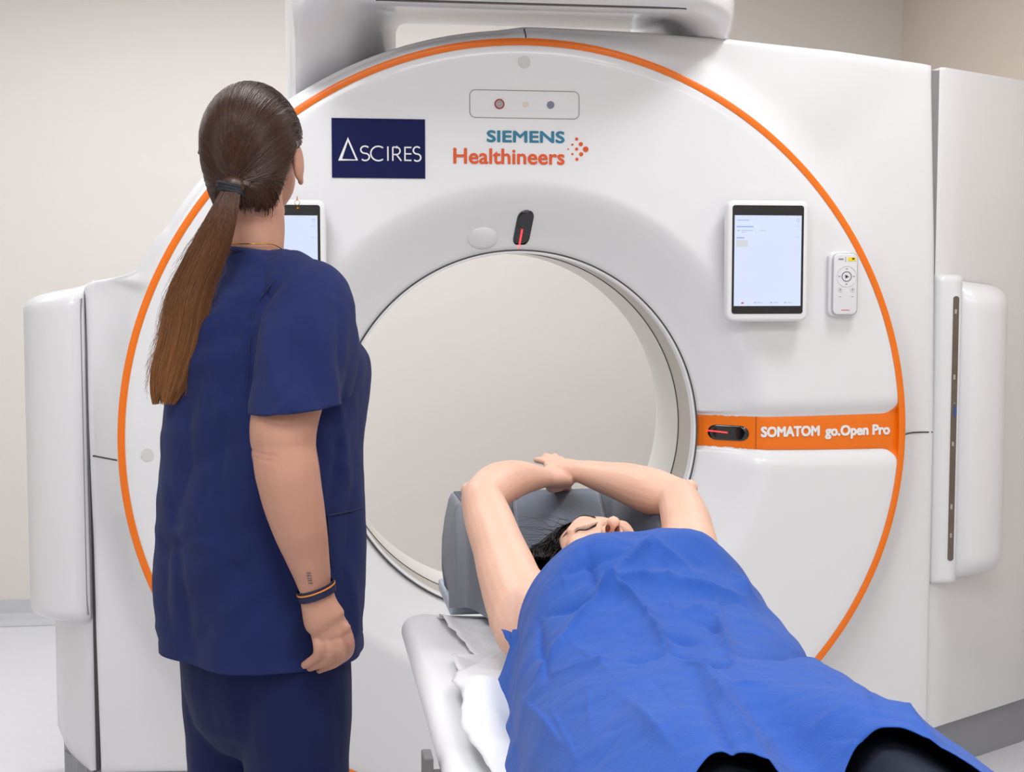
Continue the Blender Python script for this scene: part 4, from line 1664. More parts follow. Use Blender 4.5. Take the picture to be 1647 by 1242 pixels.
# ---- trousers
bm = NB()
tube(bm, [B(0, 0, 0.70), B(0, 0, 0.80), B(0, 0, 0.90)], [0.130, 0.136, 0.130], sides=28, up=F, flat=[(1.20, 0.95)] * 3)
for s in (-1, 1):
    tube(bm, [B(0.078 * s, 0.0, 0.84), B(0.088 * s, 0.0, 0.70), B(0.092 * s, 0.004, 0.5), B(0.10 * s, 0.0, 0.28), B(0.10 * s, 0.0, 0.05)], [0.104, 0.097, 0.086, 0.084, 0.082], sides=22, n=8)
bm = fuse(bm, 0.007, 4)
cut(bm, Vector((0, 0, 0.035)), Vector((0, 0, -1)), lambda c: c.z < 0.1)
bm.normal_update()
for v in bm.verts:
    q = noise.fractal(Vector((v.co.x * 8, v.co.y * 8, v.co.z * 4)), 1.0, 2.0, 3) * 0.005
    q += (abs(noise.noise(Vector((v.co.x * 16, v.co.y * 16, v.co.z * 3)))) - 0.25) * 0.005
    v.co += v.normal * q
tr = put('trousers', bm, mat('navy_trouser_cotton', (22, 31, 72), 0.88, var=0.1, scale=20, bump=0.25, bscale=90, sheen=0.05, spec=0.2), NU)
for s in (-1, 1):
    bm = NB()
    tube(bm, [B(0.10 * s, -0.06, 0.035), B(0.10 * s, 0.02, 0.045), B(0.10 * s, 0.13, 0.032)], [0.038, 0.042, 0.030], sides=18, flat=[(1, 0.9), (1.05, 0.95), (1.2, 0.85)])
    bm = fuse(bm, 0.006, 2)
    for v in bm.verts:
        v.co.z = max(0.0005, v.co.z)
    put('shoe', bm, mat('white_clog_rubber', (224, 224, 226), 0.5), NU)
# wristband
bm = NB()
wa = (PX(514, 975) - at(495, 895, 2.225)).normalized()
wc = at(509, 950, 2.235)


def band_ring(c, ax, a, b, h, t, name, m, parent, tilt=0.0):
    bm = NB()
    s = ax.cross(Vector((0, 1, 0))).normalized()
    u = s.cross(ax).normalized()
    rings = []
    for k in range(49):
        g = 2 * pi * k / 48
        r = []
        for dd, hh in ((0, -h / 2), (t, -h / 2), (t, h / 2), (0, h / 2)):
            rad = s * (a + dd) * cos(g) + u * (b + dd) * sin(g)
            r.append(c + rad + ax * (hh + tilt * cos(g)))
        rings.append(r)
    grid(bm, rings, close=True)
    bmesh.ops.remove_doubles(bm, verts=bm.verts, dist=1e-6)
    return put(name, bm, m, parent, autosmooth=40)


wb = band_ring(wc, wa, 0.0295, 0.0265, 0.017, 0.002, 'wristband', mat('navy_band_cloth', (20, 24, 60), 0.7), NU, tilt=-0.004)
wb['label'] = 'navy cloth wristband'
band_ring(wc - wa * 0.0035, wa, 0.0315, 0.0285, 0.0022, 0.0007, 'orange_stripe', mat('orange_thread', (232, 140, 50), 0.6), wb, tilt=-0.004)


# ---- hair: cap plus strands that converge on the hair tie
TIE = at(371, 302, 2.318)
hr_c = H(0.000, -0.014, 0.014)
hr_r = Vector((0.0810, 0.096, 0.098))


def hs(az, el, k=1.0):
    """point on the hair shell; az from the back (0) towards her right (+), el up"""
    d = Vector((sin(az) * cos(el), -cos(az) * cos(el), sin(el)))
    w_ = 1.0 + 0.015 * exp(-((el + 0.1) / 0.5) ** 2) * abs(sin(az))
    return hr_c + HR * (d.x * hr_r.x * w_ * k) + HF * (d.y * hr_r.y * k) + Vector((0, 0, d.z * hr_r.z * k * ((1.0 + 0.60 * (1 - sstep(1.15, 1.6, abs(az)))) if d.z < 0 else 1)))


def to_ang(p):
    q = p - hr_c
    a = q.dot(HR) / hr_r.x
    f_ = q.dot(HF) / hr_r.y
    z = q.z / hr_r.z / (1.60 if q.z < 0 else 1)
    return Vector((a, f_, z)).normalized()


def from_ang(d, k=1.0):
    el = math.asin(max(-1, min(1, d.z)))
    az = atan2(d.x, -d.y)
    return hs(az, el, k)


tie_d = to_ang(TIE)


def comb(d0, t):
    """combed path on the skull from the hairline over the crown or the side to the tie"""
    fr = max(0.0, d0.y + 0.1)
    m = Vector((d0.x * 1.1, 0.45 * d0.y + 0.35 * tie_d.y, 0.30 * d0.z + 0.25 * tie_d.z + 1.5 * sstep(0, 1, fr) * (0.35 + 0.65 * (1 - abs(d0.x)))))
    m.normalize()
    return slerp(slerp(d0, m, t), slerp(m, tie_d, t), t)



def slerp(a, b, t):
    om = math.acos(max(-1, min(1, a.dot(b))))
    if om < 1e-4:
        return a.copy()
    return (a * sin((1 - t) * om) + b * sin(t * om)) / sin(om)


# hairline directions around the skull (front hairline, temples, behind the ears, nape)
HL = []
for k in range(73):
    a = -pi + 2 * pi * k / 72          # 0 = back
    fr = sstep(1.72, 2.6, abs(a))      # forehead
    nape = 1 - sstep(0.2, 0.9, abs(a))
    el = lerp(-0.02, 0.52, fr) if abs(a) > 1.62 else -0.30
    ear = exp(-((abs(a) - 1.62) / 0.20) ** 2)
    el = lerp(el, -0.02, ear)
    el = lerp(el, -0.84, 1 - sstep(1.12, 1.46, abs(a)))
    HL.append((a, el))


def hl_dir(a, up=0.0):
    a = ((a + pi) % (2 * pi)) - pi
    k = (a + pi) / (2 * pi) * 72
    i = int(min(71, k))
    el = lerp(HL[i][1], HL[i + 1][1], k - i) + up
    return Vector((sin(a) * cos(el), -cos(a) * cos(el), sin(el)))


bm = NB()
rows = []
for k in range(193):
    a = -pi + 2 * pi * k / 192
    d0 = hl_dir(a)
    row = []
    for j in range(41):
        t = j / 40
        d = comb(d0, min(0.985, t))
        lift = 1.0 + 0.012 * sstep(0, 0.15, t) - 0.03 * (1 - sstep(0, 0.1, t)) + 0.010 * noise.noise(Vector((a * 9, t * 1.5, 0))) + 0.006 * noise.noise(Vector((a * 34, t * 2, 4)))
        row.append(from_ang(d, lift))
    rows.append(row)
grid(bm, rows)
bmesh.ops.remove_doubles(bm, verts=bm.verts, dist=1e-5)
ell(bm, TIE + Vector((0.002, 0.014, 0.004)), (0.020, 0.014, 0.018))
hair = put('hair', bm, M_HAIR, NU)
solidify(hair, 0.006)
rh = random.Random(11)


def ribbon(bm, P, r0, r1, sides=3):
    n = len(P)
    rings = []
    prev = None
    for i, p in enumerate(P):
        t = (P[min(n - 1, i + 1)] - P[max(0, i - 1)]).normalized()
        s = t.cross(Vector((0.3, 1, 0.2)))
        s.normalize()
        u = s.cross(t)
        r = lerp(r0, r1, i / (n - 1))
        rings.append([bm.verts.new(p + (s * cos(2 * pi * k / sides) + u * sin(2 * pi * k / sides)) * r) for k in range(sides)])
    for a, b in zip(rings, rings[1:]):
        for k in range(sides):
            bm.faces.new((a[k], a[(k + 1) % sides], b[(k + 1) % sides], b[k]))


bm = NB()
for _ in range(2600):
    a = rh.uniform(-pi, pi)
    up = rh.random() ** 2 * 0.5
    d0 = hl_dir(a)
    t0 = rh.random() ** 1.5 * 0.6
    jit = Vector((rh.gauss(0, 0.03), rh.gauss(0, 0.03), rh.gauss(0, 0.05)))
    P = []
    k_ = 1.012 + rh.random() * 0.016
    for i in range(11):
        t = t0 + (0.97 - t0) * i / 10
        d = comb((d0 + jit * (1 - t)).normalized(), t)
        P.append(from_ang(d, k_ + 0.010 * noise.noise(Vector((a * 9, t * 1.5, 0)))))
    ribbon(bm, P, 0.00055, 0.0004)
# flyaway hairs at the nape and round the crown
for _ in range(5):
    x = rh.uniform(395, 478)
    y = rh.uniform(315, 332)
    p0 = at(x, y, 2.365)
    P = [p0 + Vector((rh.gauss(0, 0.002) + 0.0010 * i * rh.choice((-1, 1)), 0.001 * i, -0.0045 * i)) for i in range(7)]
    ribbon(bm, P, 0.00022, 0.0001)
put('hair_strands', bm, M_HAIR, NU, kind='stuff')
# hair tie
bm = NB()
for k in range(3):
    c = TIE + Vector((0.0015 * k - 0.001, -0.010 - 0.001 * k, -0.005 * k + 0.004))
    ring = [c + Vector((0.017 * cos(2 * pi * j / 24), 0.010 * sin(2 * pi * j / 24), -0.004 * cos(2 * pi * j / 24))) for j in range(25)]
    tube(bm, ring, 0.0036, n=1, sides=8, round_ends=False)
put('hair_tie', bm, mat('black_elastic', (20, 22, 32), 0.7), NU, label='black elastic hair tie')
# ponytail
PT = [(371, 306, 2.302, 0.0138), (357, 345, 2.288, 0.0224), (341, 387, 2.288, 0.0298), (325, 424, 2.292, 0.0340), (303, 479, 2.302, 0.0352), (291, 543, 2.315, 0.0358), (278, 589, 2.325, 0.0343), (270, 622, 2.332, 0.0288), (264, 650, 2.336, 0.0185)]
PC = [at(a, b, c) for a, b, c, d in PT]
PCS = catmull(PC, 10)
PRS = [v.x for v in catmull([(p[3], 0, 0) for p in PT], 10)]
bm = NB()
rings = []
for i, (c, r) in enumerate(zip(PCS[:-14], PRS[:-14])):
    r = r * (0.93 if i < len(PCS) - 26 else 0.93 * (1 - 0.5 * (i - len(PCS) + 26) / 12))
    rings.append([c + Vector((r * 0.90 * cos(2 * pi * k / 40) * (1 + 0.05 * sin(7 * 2 * pi * k / 40 + 1)), r * 0.42 * sin(2 * pi * k / 40) * (1 + 0.10 * sin(11 * 2 * pi * k / 40)), 0)) for k in range(40)])
loft(bm, rings)
pt = put('ponytail', bm, M_HAIR, NU, label='long ponytail, lighter brown towards the tips')
bm = NB()
for _ in range(2400):
    g = rh.uniform(0, 2 * pi)
    q = sqrt(rh.random())
    q = 0.80 + 0.22 * rh.random() if rh.random() < 0.75 else q
    en = 0.935 + 0.05 * sin(5 * g + 2) + rh.gauss(0, 0.032) if rh.random() < 0.8 else rh.uniform(0.7, 0.92)
    en = min(1.0, en)
    st = 0.0 if rh.random() < 0.7 else rh.uniform(0, 0.4)
    P = []
    wv, ph = rh.uniform(0, 0.0016), rh.uniform(0, 6.28)
    gx = rh.gauss(0, 0.06)
    for i in range(15):
        t = (st + (en - st) * i / 14) * (len(PCS) - 1)
        k = int(min(len(PCS) - 2, t))
        fr = t - k
        c = PCS[k].lerp(PCS[k + 1], fr)
        r = lerp(PRS[k], PRS[k + 1], fr)
        tt_ = t / (len(PCS) - 1)
        q2 = q * (1 + 0.0 * tt_)
        clump = 0.10 * sin(7 * g + 1)
        P.append(c + Vector((r * q2 * cos(g + gx * tt_) * (1 + clump * 0.5) + wv * sin(ph + 9 * tt_), r * 0.48 * q2 * sin(g) + 0.0, wv * cos(ph + 7 * tt_))))
    ribbon(bm, P, 0.0006, 0.00035)
for _ in range(70):
    s0 = rh.uniform(0.15, 0.8)
    k = int(s0 * (len(PCS) - 2))
    sd = rh.choice((-1, 1))
    P = []
    for i in range(9):
        j = min(len(PCS) - 1, k + i * 2)
        P.append(PCS[j] + Vector((sd * (PRS[j] + 0.0012 * i * rh.uniform(0.3, 1.2)), -0.003, 0)))
    ribbon(bm, P, 0.0003, 0.00015)
put('ponytail_strands', bm, M_HAIR, pt, kind='stuff')
# earring and necklace
bm = NB()
ep = at(478, 322, 2.395)
tube(bm, [ep + Vector((0, 0, 0.006)), ep], 0.0007, n=2, sides=6)
ring = [ep + Vector((0.0042 * cos(2 * pi * j / 16), 0, -0.004 + 0.0042 * sin(2 * pi * j / 16))) for j in range(17)]
tube(bm, ring, 0.0005, n=1, sides=6, round_ends=False)
st_ = []
for j in range(10):
    r = 0.0042 if j % 2 == 0 else 0.0019
    a = pi / 2 + j * pi / 5
    st_.append(ep + Vector((r * cos(a), 0, -0.0135 + r * sin(a))))
loft(bm, [[p + Vector((0, dy, 0)) for p in st_] for dy in (-0.0004, 0.0004)])
put('earring', bm, M_GOLD, NU, label='small gold star earring')
bm = NB()
ring = [B(0.058 * cos(2 * pi * k / 40), -0.010 + 0.0535 * sin(2 * pi * k / 40), 1.4635 - 0.018 * max(0, sin(2 * pi * k / 40))) for k in range(41)]
tube(bm, ring, 0.0010, n=2, sides=6, round_ends=False)
put('necklace', bm, M_GOLD, NU, label='thin gold necklace')

# ================================================================== PERSON LYING ON THE TABLE
PA = thing('person', 'woman lying on the table with arms raised over her head, under a blue drape', 'person', g2w(-0.14, -1.9, TZ), YAW)
V = Vector

# cross-sections of the draped body
ST = [  # y, centre x, half width, top height over table, left edge x, left edge z, right edge x, right edge z, peakiness
    (-1.600, -0.110, 0.150, 0.180, -0.262, 1.000, 0.020, 1.000),
    (-1.640, -0.112, 0.165, 0.205, -0.285, 0.965, 0.060, 0.950),
    (-1.700, -0.118, 0.170, 0.222, -0.300, 0.925, 0.085, 0.900),
    (-1.760, -0.122, 0.172, 0.222, -0.315, 0.885, 0.120, 0.870),
    (-1.840, -0.130, 0.180, 0.195, -0.316, 0.872, 0.160, 0.855),
    (-1.920, -0.135, 0.190, 0.175, -0.332, 0.866, 0.175, 0.850),
    (-2.050, -0.140, 0.200, 0.165, -0.350, 0.864, 0.185, 0.835),
    (-2.200, -0.145, 0.208, 0.175, -0.362, 0.864, 0.190, 0.815),
    (-2.350, -0.148, 0.212, 0.180, -0.368, 0.864, 0.190, 0.800),
    (-2.560, -0.150, 0.214, 0.175, -0.368, 0.864, 0.190, 0.790),
]


T_ST = [(-r[0],) + r[1:] for r in ST]


def interp_neg(y):
    return interp(T_ST, -y)


def drape_core(uu, y):
    """height of the draped body, uu in -1..1 across its width"""
    cx, hw, h, lx, lz, rx, rz = interp_neg(y)
    prof = (1 - min(1.0, abs(uu)) ** 2.5) ** (1 / 1.7)
    z = TZ + h * (0.40 + 0.60 * prof)
    if -1.62 > y > -1.90:
        g = exp(-((y + 1.745) / 0.055) ** 2)
        z += 0.012 * g * (exp(-((uu - 0.42) / 0.25) ** 2) + exp(-((uu + 0.45) / 0.25) ** 2)) - 0.006 * g * exp(-(uu / 0.2) ** 2)
    if y < -2.25:
        g = sstep(-2.25, -2.42, y)
        z += g * (0.022 * exp(-((uu - 0.32) / 0.24) ** 2) + 0.014 * exp(-((uu + 0.42) / 0.22) ** 2) - 0.022 * exp(-((uu + 0.06) / 0.14) ** 2))
    return z


def clamp_under(bm, gap=0.019):
    """keep the covered body just below the drape"""
    for v in bm.verts:
        y = v.co.y
        if y < -1.625:
            cx, hw, h = interp_neg(y)[:3]
            k = sstep(-1.625, -1.68, y)
            lim = hw * (0.955 if gap < 0.03 else 0.93)
            dx = v.co.x - cx
            if abs(dx) > lim:
                v.co.x = lerp(v.co.x, cx + (lim if dx > 0 else -lim), k)
            uu = (v.co.x - cx) / hw
            zt = drape_core(uu, y) - gap
            if v.co.z > zt:
                v.co.z = lerp(v.co.z, zt, k)



def G(px, py, y):
    """photo pixel -> scanner-frame point on the plane y"""
    c, s = cos(PITCH), sin(PITCH)
    a = (px - 823.5) / 2287.5
    u = (621 - py) / 2287.5
    o = GI @ Vector((0, 0, 1.4))
    d = GI.to_3x3() @ Vector((a, c + u * s, u * c - s))
    return o + d * ((y - o.y) / d.y)


bm = NB()
XC = -0.135
# trunk, pelvis, legs
tube(bm, [V((XC, -1.57, 0.945)), V((XC, -1.70, 0.955)), V((XC - 0.005, -1.86, 0.945)), V((XC - 0.01, -2.02, 0.94)), V((XC - 0.015, -2.18, 0.94))], [0.088, 0.098, 0.088, 0.09, 0.098], sides=24, up=(0, 0, 1), flat=[(1.35, 0.8), (1.4, 0.95), (1.4, 0.85), (1.5, 0.85), (1.6, 0.85)])
for s in (-1, 1):
    ell(bm, V((XC + s * 0.072, -1.745, 1.012)), (0.062, 0.07, 0.046))
    tube(bm, [V((XC - 0.015 + s * 0.085, -2.24, 0.945)), V((XC - 0.02 + s * 0.10, -2.48, 0.93)), V((XC - 0.02 + s * 0.09, -2.72, 0.905)), V((XC - 0.02 + s * 0.09, -3.08, 0.885))], [0.088, 0.082, 0.056, 0.036], sides=18, n=8)
    tube(bm, [V((XC - 0.02 + s * 0.09, -3.10, 0.872)), V((XC - 0.02 + s * 0.11, -3.14, 0.92)), V((XC - 0.02 + s * 0.125, -3.17, 0.975))], [0.032, 0.034, 0.02])
# neck
NK = V((-0.122, -1.475, 0.925))
tube(bm, [V((XC, -1.58, 0.945)), V((XC - 0.004, -1.53, 0.935)), NK + V((0, 0.0, 0.0))], [0.060, 0.050, 0.050])
# head: lies back, rolled to image right
HD = V((-0.112, -1.400, 0.943))
ROLL = radians(8)         # about the body axis
TIP = radians(-12)        # chin down
hm = Matrix.Rotation(ROLL, 3, 'Y') @ Matrix.Rotation(-TIP, 3, 'X')


def Q(x, y, z):
    """head coordinates: x to image right, y towards the crown, z out of the face"""
    return HD + hm @ V((x, y, z))


ell(bm, Q(0, 0.022, -0.004), (0.073, 0.088, 0.090), hm)
ell(bm, Q(0, -0.035, 0.022), (0.058, 0.072, 0.056), hm)
ell(bm, Q(0, -0.020, 0.040), (0.056, 0.055, 0.044), hm)
tube(bm, [Q(0, -0.085, 0.030), Q(0, -0.098, 0.052)], [0.030, 0.022])
for s in (-1, 1):
    ell(bm, Q(s * 0.036, -0.018, 0.052), (0.026, 0.028, 0.022), hm)       # cheeks
    ell(bm, Q(s * 0.031, 0.010, 0.068), (0.0155, 0.0105, 0.0125), hm)       # closed eyeballs
    tube(bm, [Q(s * 0.012, 0.026, 0.080), Q(s * 0.034, 0.031, 0.077), Q(s * 0.052, 0.022, 0.062)], [0.007, 0.008, 0.006])   # brow ridge
    ell(bm, Q(s * 0.075, -0.008, 0.0), (0.008, 0.026, 0.016), hm)
    ell(bm, Q(s * 0.0105, -0.034, 0.0895), (0.0075, 0.0085, 0.0080), hm)    # nostril wings
tube(bm, [Q(0, 0.018, 0.080), Q(0, -0.008, 0.089), Q(0, -0.026, 0.100), Q(0, -0.034, 0.104)], [0.0090, 0.0088, 0.0098, 0.0110])
tube(bm, [Q(-0.022, -0.060, 0.072), Q(0, -0.058, 0.080), Q(0.022, -0.060, 0.072)], [0.005, 0.0075, 0.005])
# arms
ARM = {}
SLP, SRP = V((-0.262, -1.60, 0.935)), V((0.035, -1.565, 0.935))
ELP, ERP = V((-0.294, -1.393, 1.060)), V((0.040, -1.319, 1.047))
WLP, WRP = G(872, 768, -1.222), G(926, 757, -1.180)
ELP = G(775, 803, -1.395)
ERP = G(1090, 801, -1.320)
for s in (-1, 1):
    tube(bm, [V((XC + s * 0.05, -1.60, 0.945)), (SLP if s < 0 else SRP)], [0.060, 0.048])
tube(bm, [SLP + V((0.01, -0.03, -0.01)), G(828, 952, -1.555), G(802, 880, -1.475), G(784, 830, -1.42), ELP], [0.055, 0.0470, 0.0400, 0.0365, 0.0325], sides=20, n=8)
ell(bm, G(757, 788, -1.375), (0.016, 0.016, 0.013))
tube(bm, [ELP + V((0.004, 0.01, 0.003)), G(800, 781, -1.345), G(832, 770, -1.285), WLP], [0.0330, 0.0355, 0.0300, 0.0215], sides=20, n=8, flat=[(1, 1), (1, 1), (1, 1), (1, 0.85)])
tube(bm, [SRP + V((-0.02, -0.01, -0.01)), G(1113, 902, -1.49), G(1106, 852, -1.41), G(1098, 822, -1.36), ERP], [0.050, 0.0450, 0.0405, 0.0370, 0.0330], sides=20, n=8)
ell(bm, G(1109, 784, -1.295), (0.014, 0.014, 0.013))
tube(bm, [ERP + V((-0.004, 0.01, 0.0)), G(1050, 791, -1.285), G(1000, 775, -1.235), WRP], [0.0335, 0.0385, 0.0330, 0.0200], sides=20, n=8, flat=[(1, 1), (1, 1), (1, 1), (1, 0.9)])
# her right hand (image left) passes under the other wrist; fingers droop towards the table end
tube(bm, [WLP, G(888, 770, -1.200), G(902, 775, -1.178)], [0.0215, 0.0230, 0.0200], sides=16, n=5, flat=[(1, 0.85), (1.15, 0.7), (1.2, 0.6)])
for k, (px, py, yy) in enumerate(((915, 786, -1.115), (910, 788, -1.105), (905, 789, -1.10), (899, 790, -1.10))):
    o_ = G(900 - 5 * k, 772 + 4 * k, -1.178)
    tube(bm, [o_, o_.lerp(G(px, py, yy), 0.55) + V((0, 0, 0.004)), G(px, py, yy)], [0.0088, 0.0080, 0.0066], sides=10)
tube(bm, [G(880, 758, -1.19), G(893, 752, -1.16), G(903, 752, -1.14)], [0.010, 0.009, 0.0075])
# her left hand clasps the other wrist; fingertips show above it
tube(bm, [WRP, G(908, 752, -1.170), G(893, 750, -1.158)], [0.0200, 0.0225, 0.0200], sides=16, n=5, flat=[(1, 0.9), (1.1, 0.72), (1.1, 0.62)])
for k, (px, py) in enumerate(((863, 740), (877, 733), (892, 734), (904, 740))):
    o_ = G(894 + 3 * k, 753 - 2 * k, -1.155)
    tip_ = G(px, py, -1.128)
    tube(bm, [o_, o_.lerp(tip_, 0.6) + V((0, 0, 0.003)), tip_], [0.0078, 0.0064, 0.0058], sides=10)
tube(bm, [G(918, 768, -1.175), G(900, 783, -1.185), G(888, 786, -1.19)], [0.0095, 0.0085, 0.007])
bm = fuse(bm, 0.0030, 3)
for v in bm.verts:
    v.co += v.normal * noise.noise(v.co * 26) * 0.0010
clamp_under(bm, 0.032)
# nostril hollows
hin = hm.inverted()
for v in bm.verts:
    q = hin @ (v.co - HD)
    for s in (-1, 1):
        dd = ((q.x - s * 0.0072) / 0.0040) ** 2 + ((q.y + 0.0400) / 0.0075) ** 2 + ((q.z - 0.094) / 0.009) ** 2
        if dd < 1.6:
            v.co += (hm @ V((0, 0.011, -0.003))) * max(0, 1 - dd / 1.6)
TREE_P = BVHTree.FromBMesh(bm)
pbody = put('body', bm, M_SKINP, PA, 'G')


def onhead(x, y, out=0.0006):
    """point on the face over head coordinates (x, y)"""
    o = Q(x, y, 0.16)
    d = hm @ V((0, 0, -1))
    h = TREE_P.ray_cast(o, d)
    return h[0] - d * out if h[0] else Q(x, y, 0.07)


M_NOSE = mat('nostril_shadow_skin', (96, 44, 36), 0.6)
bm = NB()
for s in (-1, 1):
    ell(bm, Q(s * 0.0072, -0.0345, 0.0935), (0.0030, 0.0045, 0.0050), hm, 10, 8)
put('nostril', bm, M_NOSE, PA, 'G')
rp = random.Random(5)
bm = NB()
for s in (-1, 1):
    for k in range(260):
        t = rp.random()
        bx = s * lerp(0.014, 0.056, t)
        by = 0.026 + 0.011 * sin(t * pi * 0.75) - 0.004 * t + rp.gauss(0, 0.0016) * (1.1 - 0.7 * t)
        p0 = onhead(bx, by)
        p1 = onhead(bx + s * 0.004, by + 0.003 - 0.004 * t, 0.0014)
        ribbon(bm, [p0, (p0 + p1) / 2 + (hm @ V((0, 0, 0.0006))), p1], 0.00042, 0.00018)
put('eyebrows', bm, M_HAIRB, PA, 'G', kind='stuff', label='dark arched eyebrows')
bm = NB()
for s in (-1, 1):
    P = [onhead(s * lerp(0.017, 0.045, k / 10), 0.0050 - 0.0052 * sin(pi * k / 10), 0.0005) for k in range(11)]
    tube(bm, P, 0.0010, n=2, sides=6)
    for k in range(34):
        t = k / 33
        x = s * lerp(0.017, 0.046, t)
        y = 0.0050 - 0.0052 * sin(pi * t)
        p0 = onhead(x, y, 0.0006)
        L = 0.0095 * (0.6 + 0.4 * sin(pi * min(1, t + 0.15)))
        dr = hm @ V((s * (t - 0.35) * 0.9, -0.30, 0.90)).normalized()
        up_ = hm @ V((0, 0.4, 0.2))
        ribbon(bm, [p0, p0 + dr * L * 0.5, p0 + dr * L + up_ * L * 0.35], 0.00050, 0.00018)
put('eyelashes', bm, M_HAIRB, PA, 'G', kind='stuff', label='dark lashes of the closed eyes')
# hair: cap around the skull and locks spilling to image left
bm = NB()
rows = []
for k in range(97):
    a = -pi + 2 * pi * k / 96
    row = []
    for j in range(21):
        t = j / 20
        # polar from the front hairline backwards: axis of the face is +z
        pol = lerp(1.02 + 0.20 * max(0, -sin(a)) , pi, t)
        rr = 1.06 + 0.05 * t + 0.03 * noise.noise(V((a * 7, t * 2, 0)))
        x = 0.073 * sin(pol) * cos(a) * rr
        y = 0.022 + 0.088 * sin(pol) * sin(a) * rr
        z = -0.004 + 0.090 * cos(pol) * rr
        if sin(a) < -0.35:
            y = max(y, -0.040)
        row.append(Q(x, y, max(z, -0.075)))
    rows.append(row)
grid(bm, rows)
bmesh.ops.remove_doubles(bm, verts=bm.verts, dist=1e-5)
put('hair', bm, M_HAIRB, PA, 'G')
bm = NB()
for _ in range(1500):
    t = rp.random()
    a = rp.uniform(pi * 0.35, pi * 1.12)
    x0, y0 = 0.078 * cos(a), 0.022 + 0.092 * sin(a)
    p0 = Q(x0 * rp.uniform(0.86, 1.03), y0 * rp.uniform(0.9, 1.02), rp.uniform(0.018, 0.045))
    side = Q(-0.088 - 0.012 * rp.random(), rp.uniform(-0.03, 0.06), rp.uniform(-0.03, 0.02))
    endp = G(rp.uniform(852, 885), rp.uniform(895, 925), rp.uniform(-1.50, -1.44))
    endp.z = max(endp.z, 0.890)
    P = catmull([p0, side, side.lerp(endp, 0.55) + V((0, 0, 0.006 * rp.random())), endp], 4)
    P = [q_ + V((rp.gauss(0, 0.0004), 0, 0)) for q_ in P]
    ribbon(bm, P, 0.0008, 0.0005)
for _ in range(620):      # strands lying back from the forehead over the crown
    a = rp.uniform(0.15, pi - 0.05)
    p0 = Q(0.070 * cos(a), 0.020 + 0.080 * sin(a), 0.040 + 0.014 * sin(a))
    p1 = Q(0.078 * cos(a) - 0.02, 0.03 + 0.092 * sin(a), 0.012)
    p2 = Q(0.07 * cos(a) - 0.05, 0.03 + 0.095 * sin(a), -0.04)
    ribbon(bm, catmull([p0, p1, p2], 5), 0.0007, 0.0005)
for _ in range(60):       # loose hairs on the cushion
    p0 = Q(rp.uniform(-0.07, 0.01), rp.uniform(0.05, 0.095), rp.uniform(0.0, 0.045))
    q1 = p0 + V((rp.uniform(-0.04, 0.01), rp.uniform(0.01, 0.03), rp.uniform(0.0, 0.015)))
    q2 = q1 + V((rp.uniform(-0.05, -0.01), rp.uniform(-0.02, 0.03), rp.uniform(-0.006, 0.008)))
    ribbon(bm, catmull([p0, q1, q2], 5), 0.0004, 0.0002)
put('hair_locks', bm, M_HAIRB, PA, 'G', kind='stuff', label='black hair spilling to one side')
# black trousers over hips and legs
bm = NB()
tube(bm, [V((XC - 0.012, -2.08, 0.938)), V((XC - 0.015, -2.22, 0.94))], [0.096, 0.106], sides=24, up=(0, 0, 1), flat=[(1.62, 0.85)] * 2)
for s in (-1, 1):
    tube(bm, [V((XC - 0.015 + s * 0.085, -2.24, 0.952)), V((XC - 0.02 + s * 0.105, -2.48, 0.944)), V((XC - 0.02 + s * 0.095, -2.72, 0.912)), V((XC - 0.02 + s * 0.09, -3.02, 0.895))], [0.094, 0.091, 0.068, 0.052], sides=20, n=8)
bm = fuse(bm, 0.007, 4)
for v in bm.verts:
    v.co += v.normal * (abs(noise.noise(V((v.co.x * 16, v.co.y * 9, v.co.z * 12)))) - 0.2) * 0.010
clamp_under(bm)
for v in bm.verts:
    v.co.z = max(v.co.z, TZ + 0.006)
put('trousers', bm, M_PANTS, PA, 'G', label='black trousers')

# ================================================================== BLUE DRAPE
# rows across the body; every row runs from its left edge over the body to its right edge
def hem_y(u):
    """foot hem, u in -1..1 across"""
    return -2.530 + 0.062 * exp(-((u - 0.18) / (0.17 if u > 0.18 else 0.26)) ** 2) + 0.058 * exp(-((u + 0.34) / 0.16) ** 2) - 0.045 * exp(-((u + 0.09) / 0.09) ** 2) - 0.20 * sstep(0.26, 0.52, u) - 0.04 * sstep(-0.55, -0.85, u)


def top_y(u):
    return -1.600 - 0.050 * sstep(0.35, 1.0, abs(u)) - 0.10 * sstep(0.8, 1.0, abs(u))


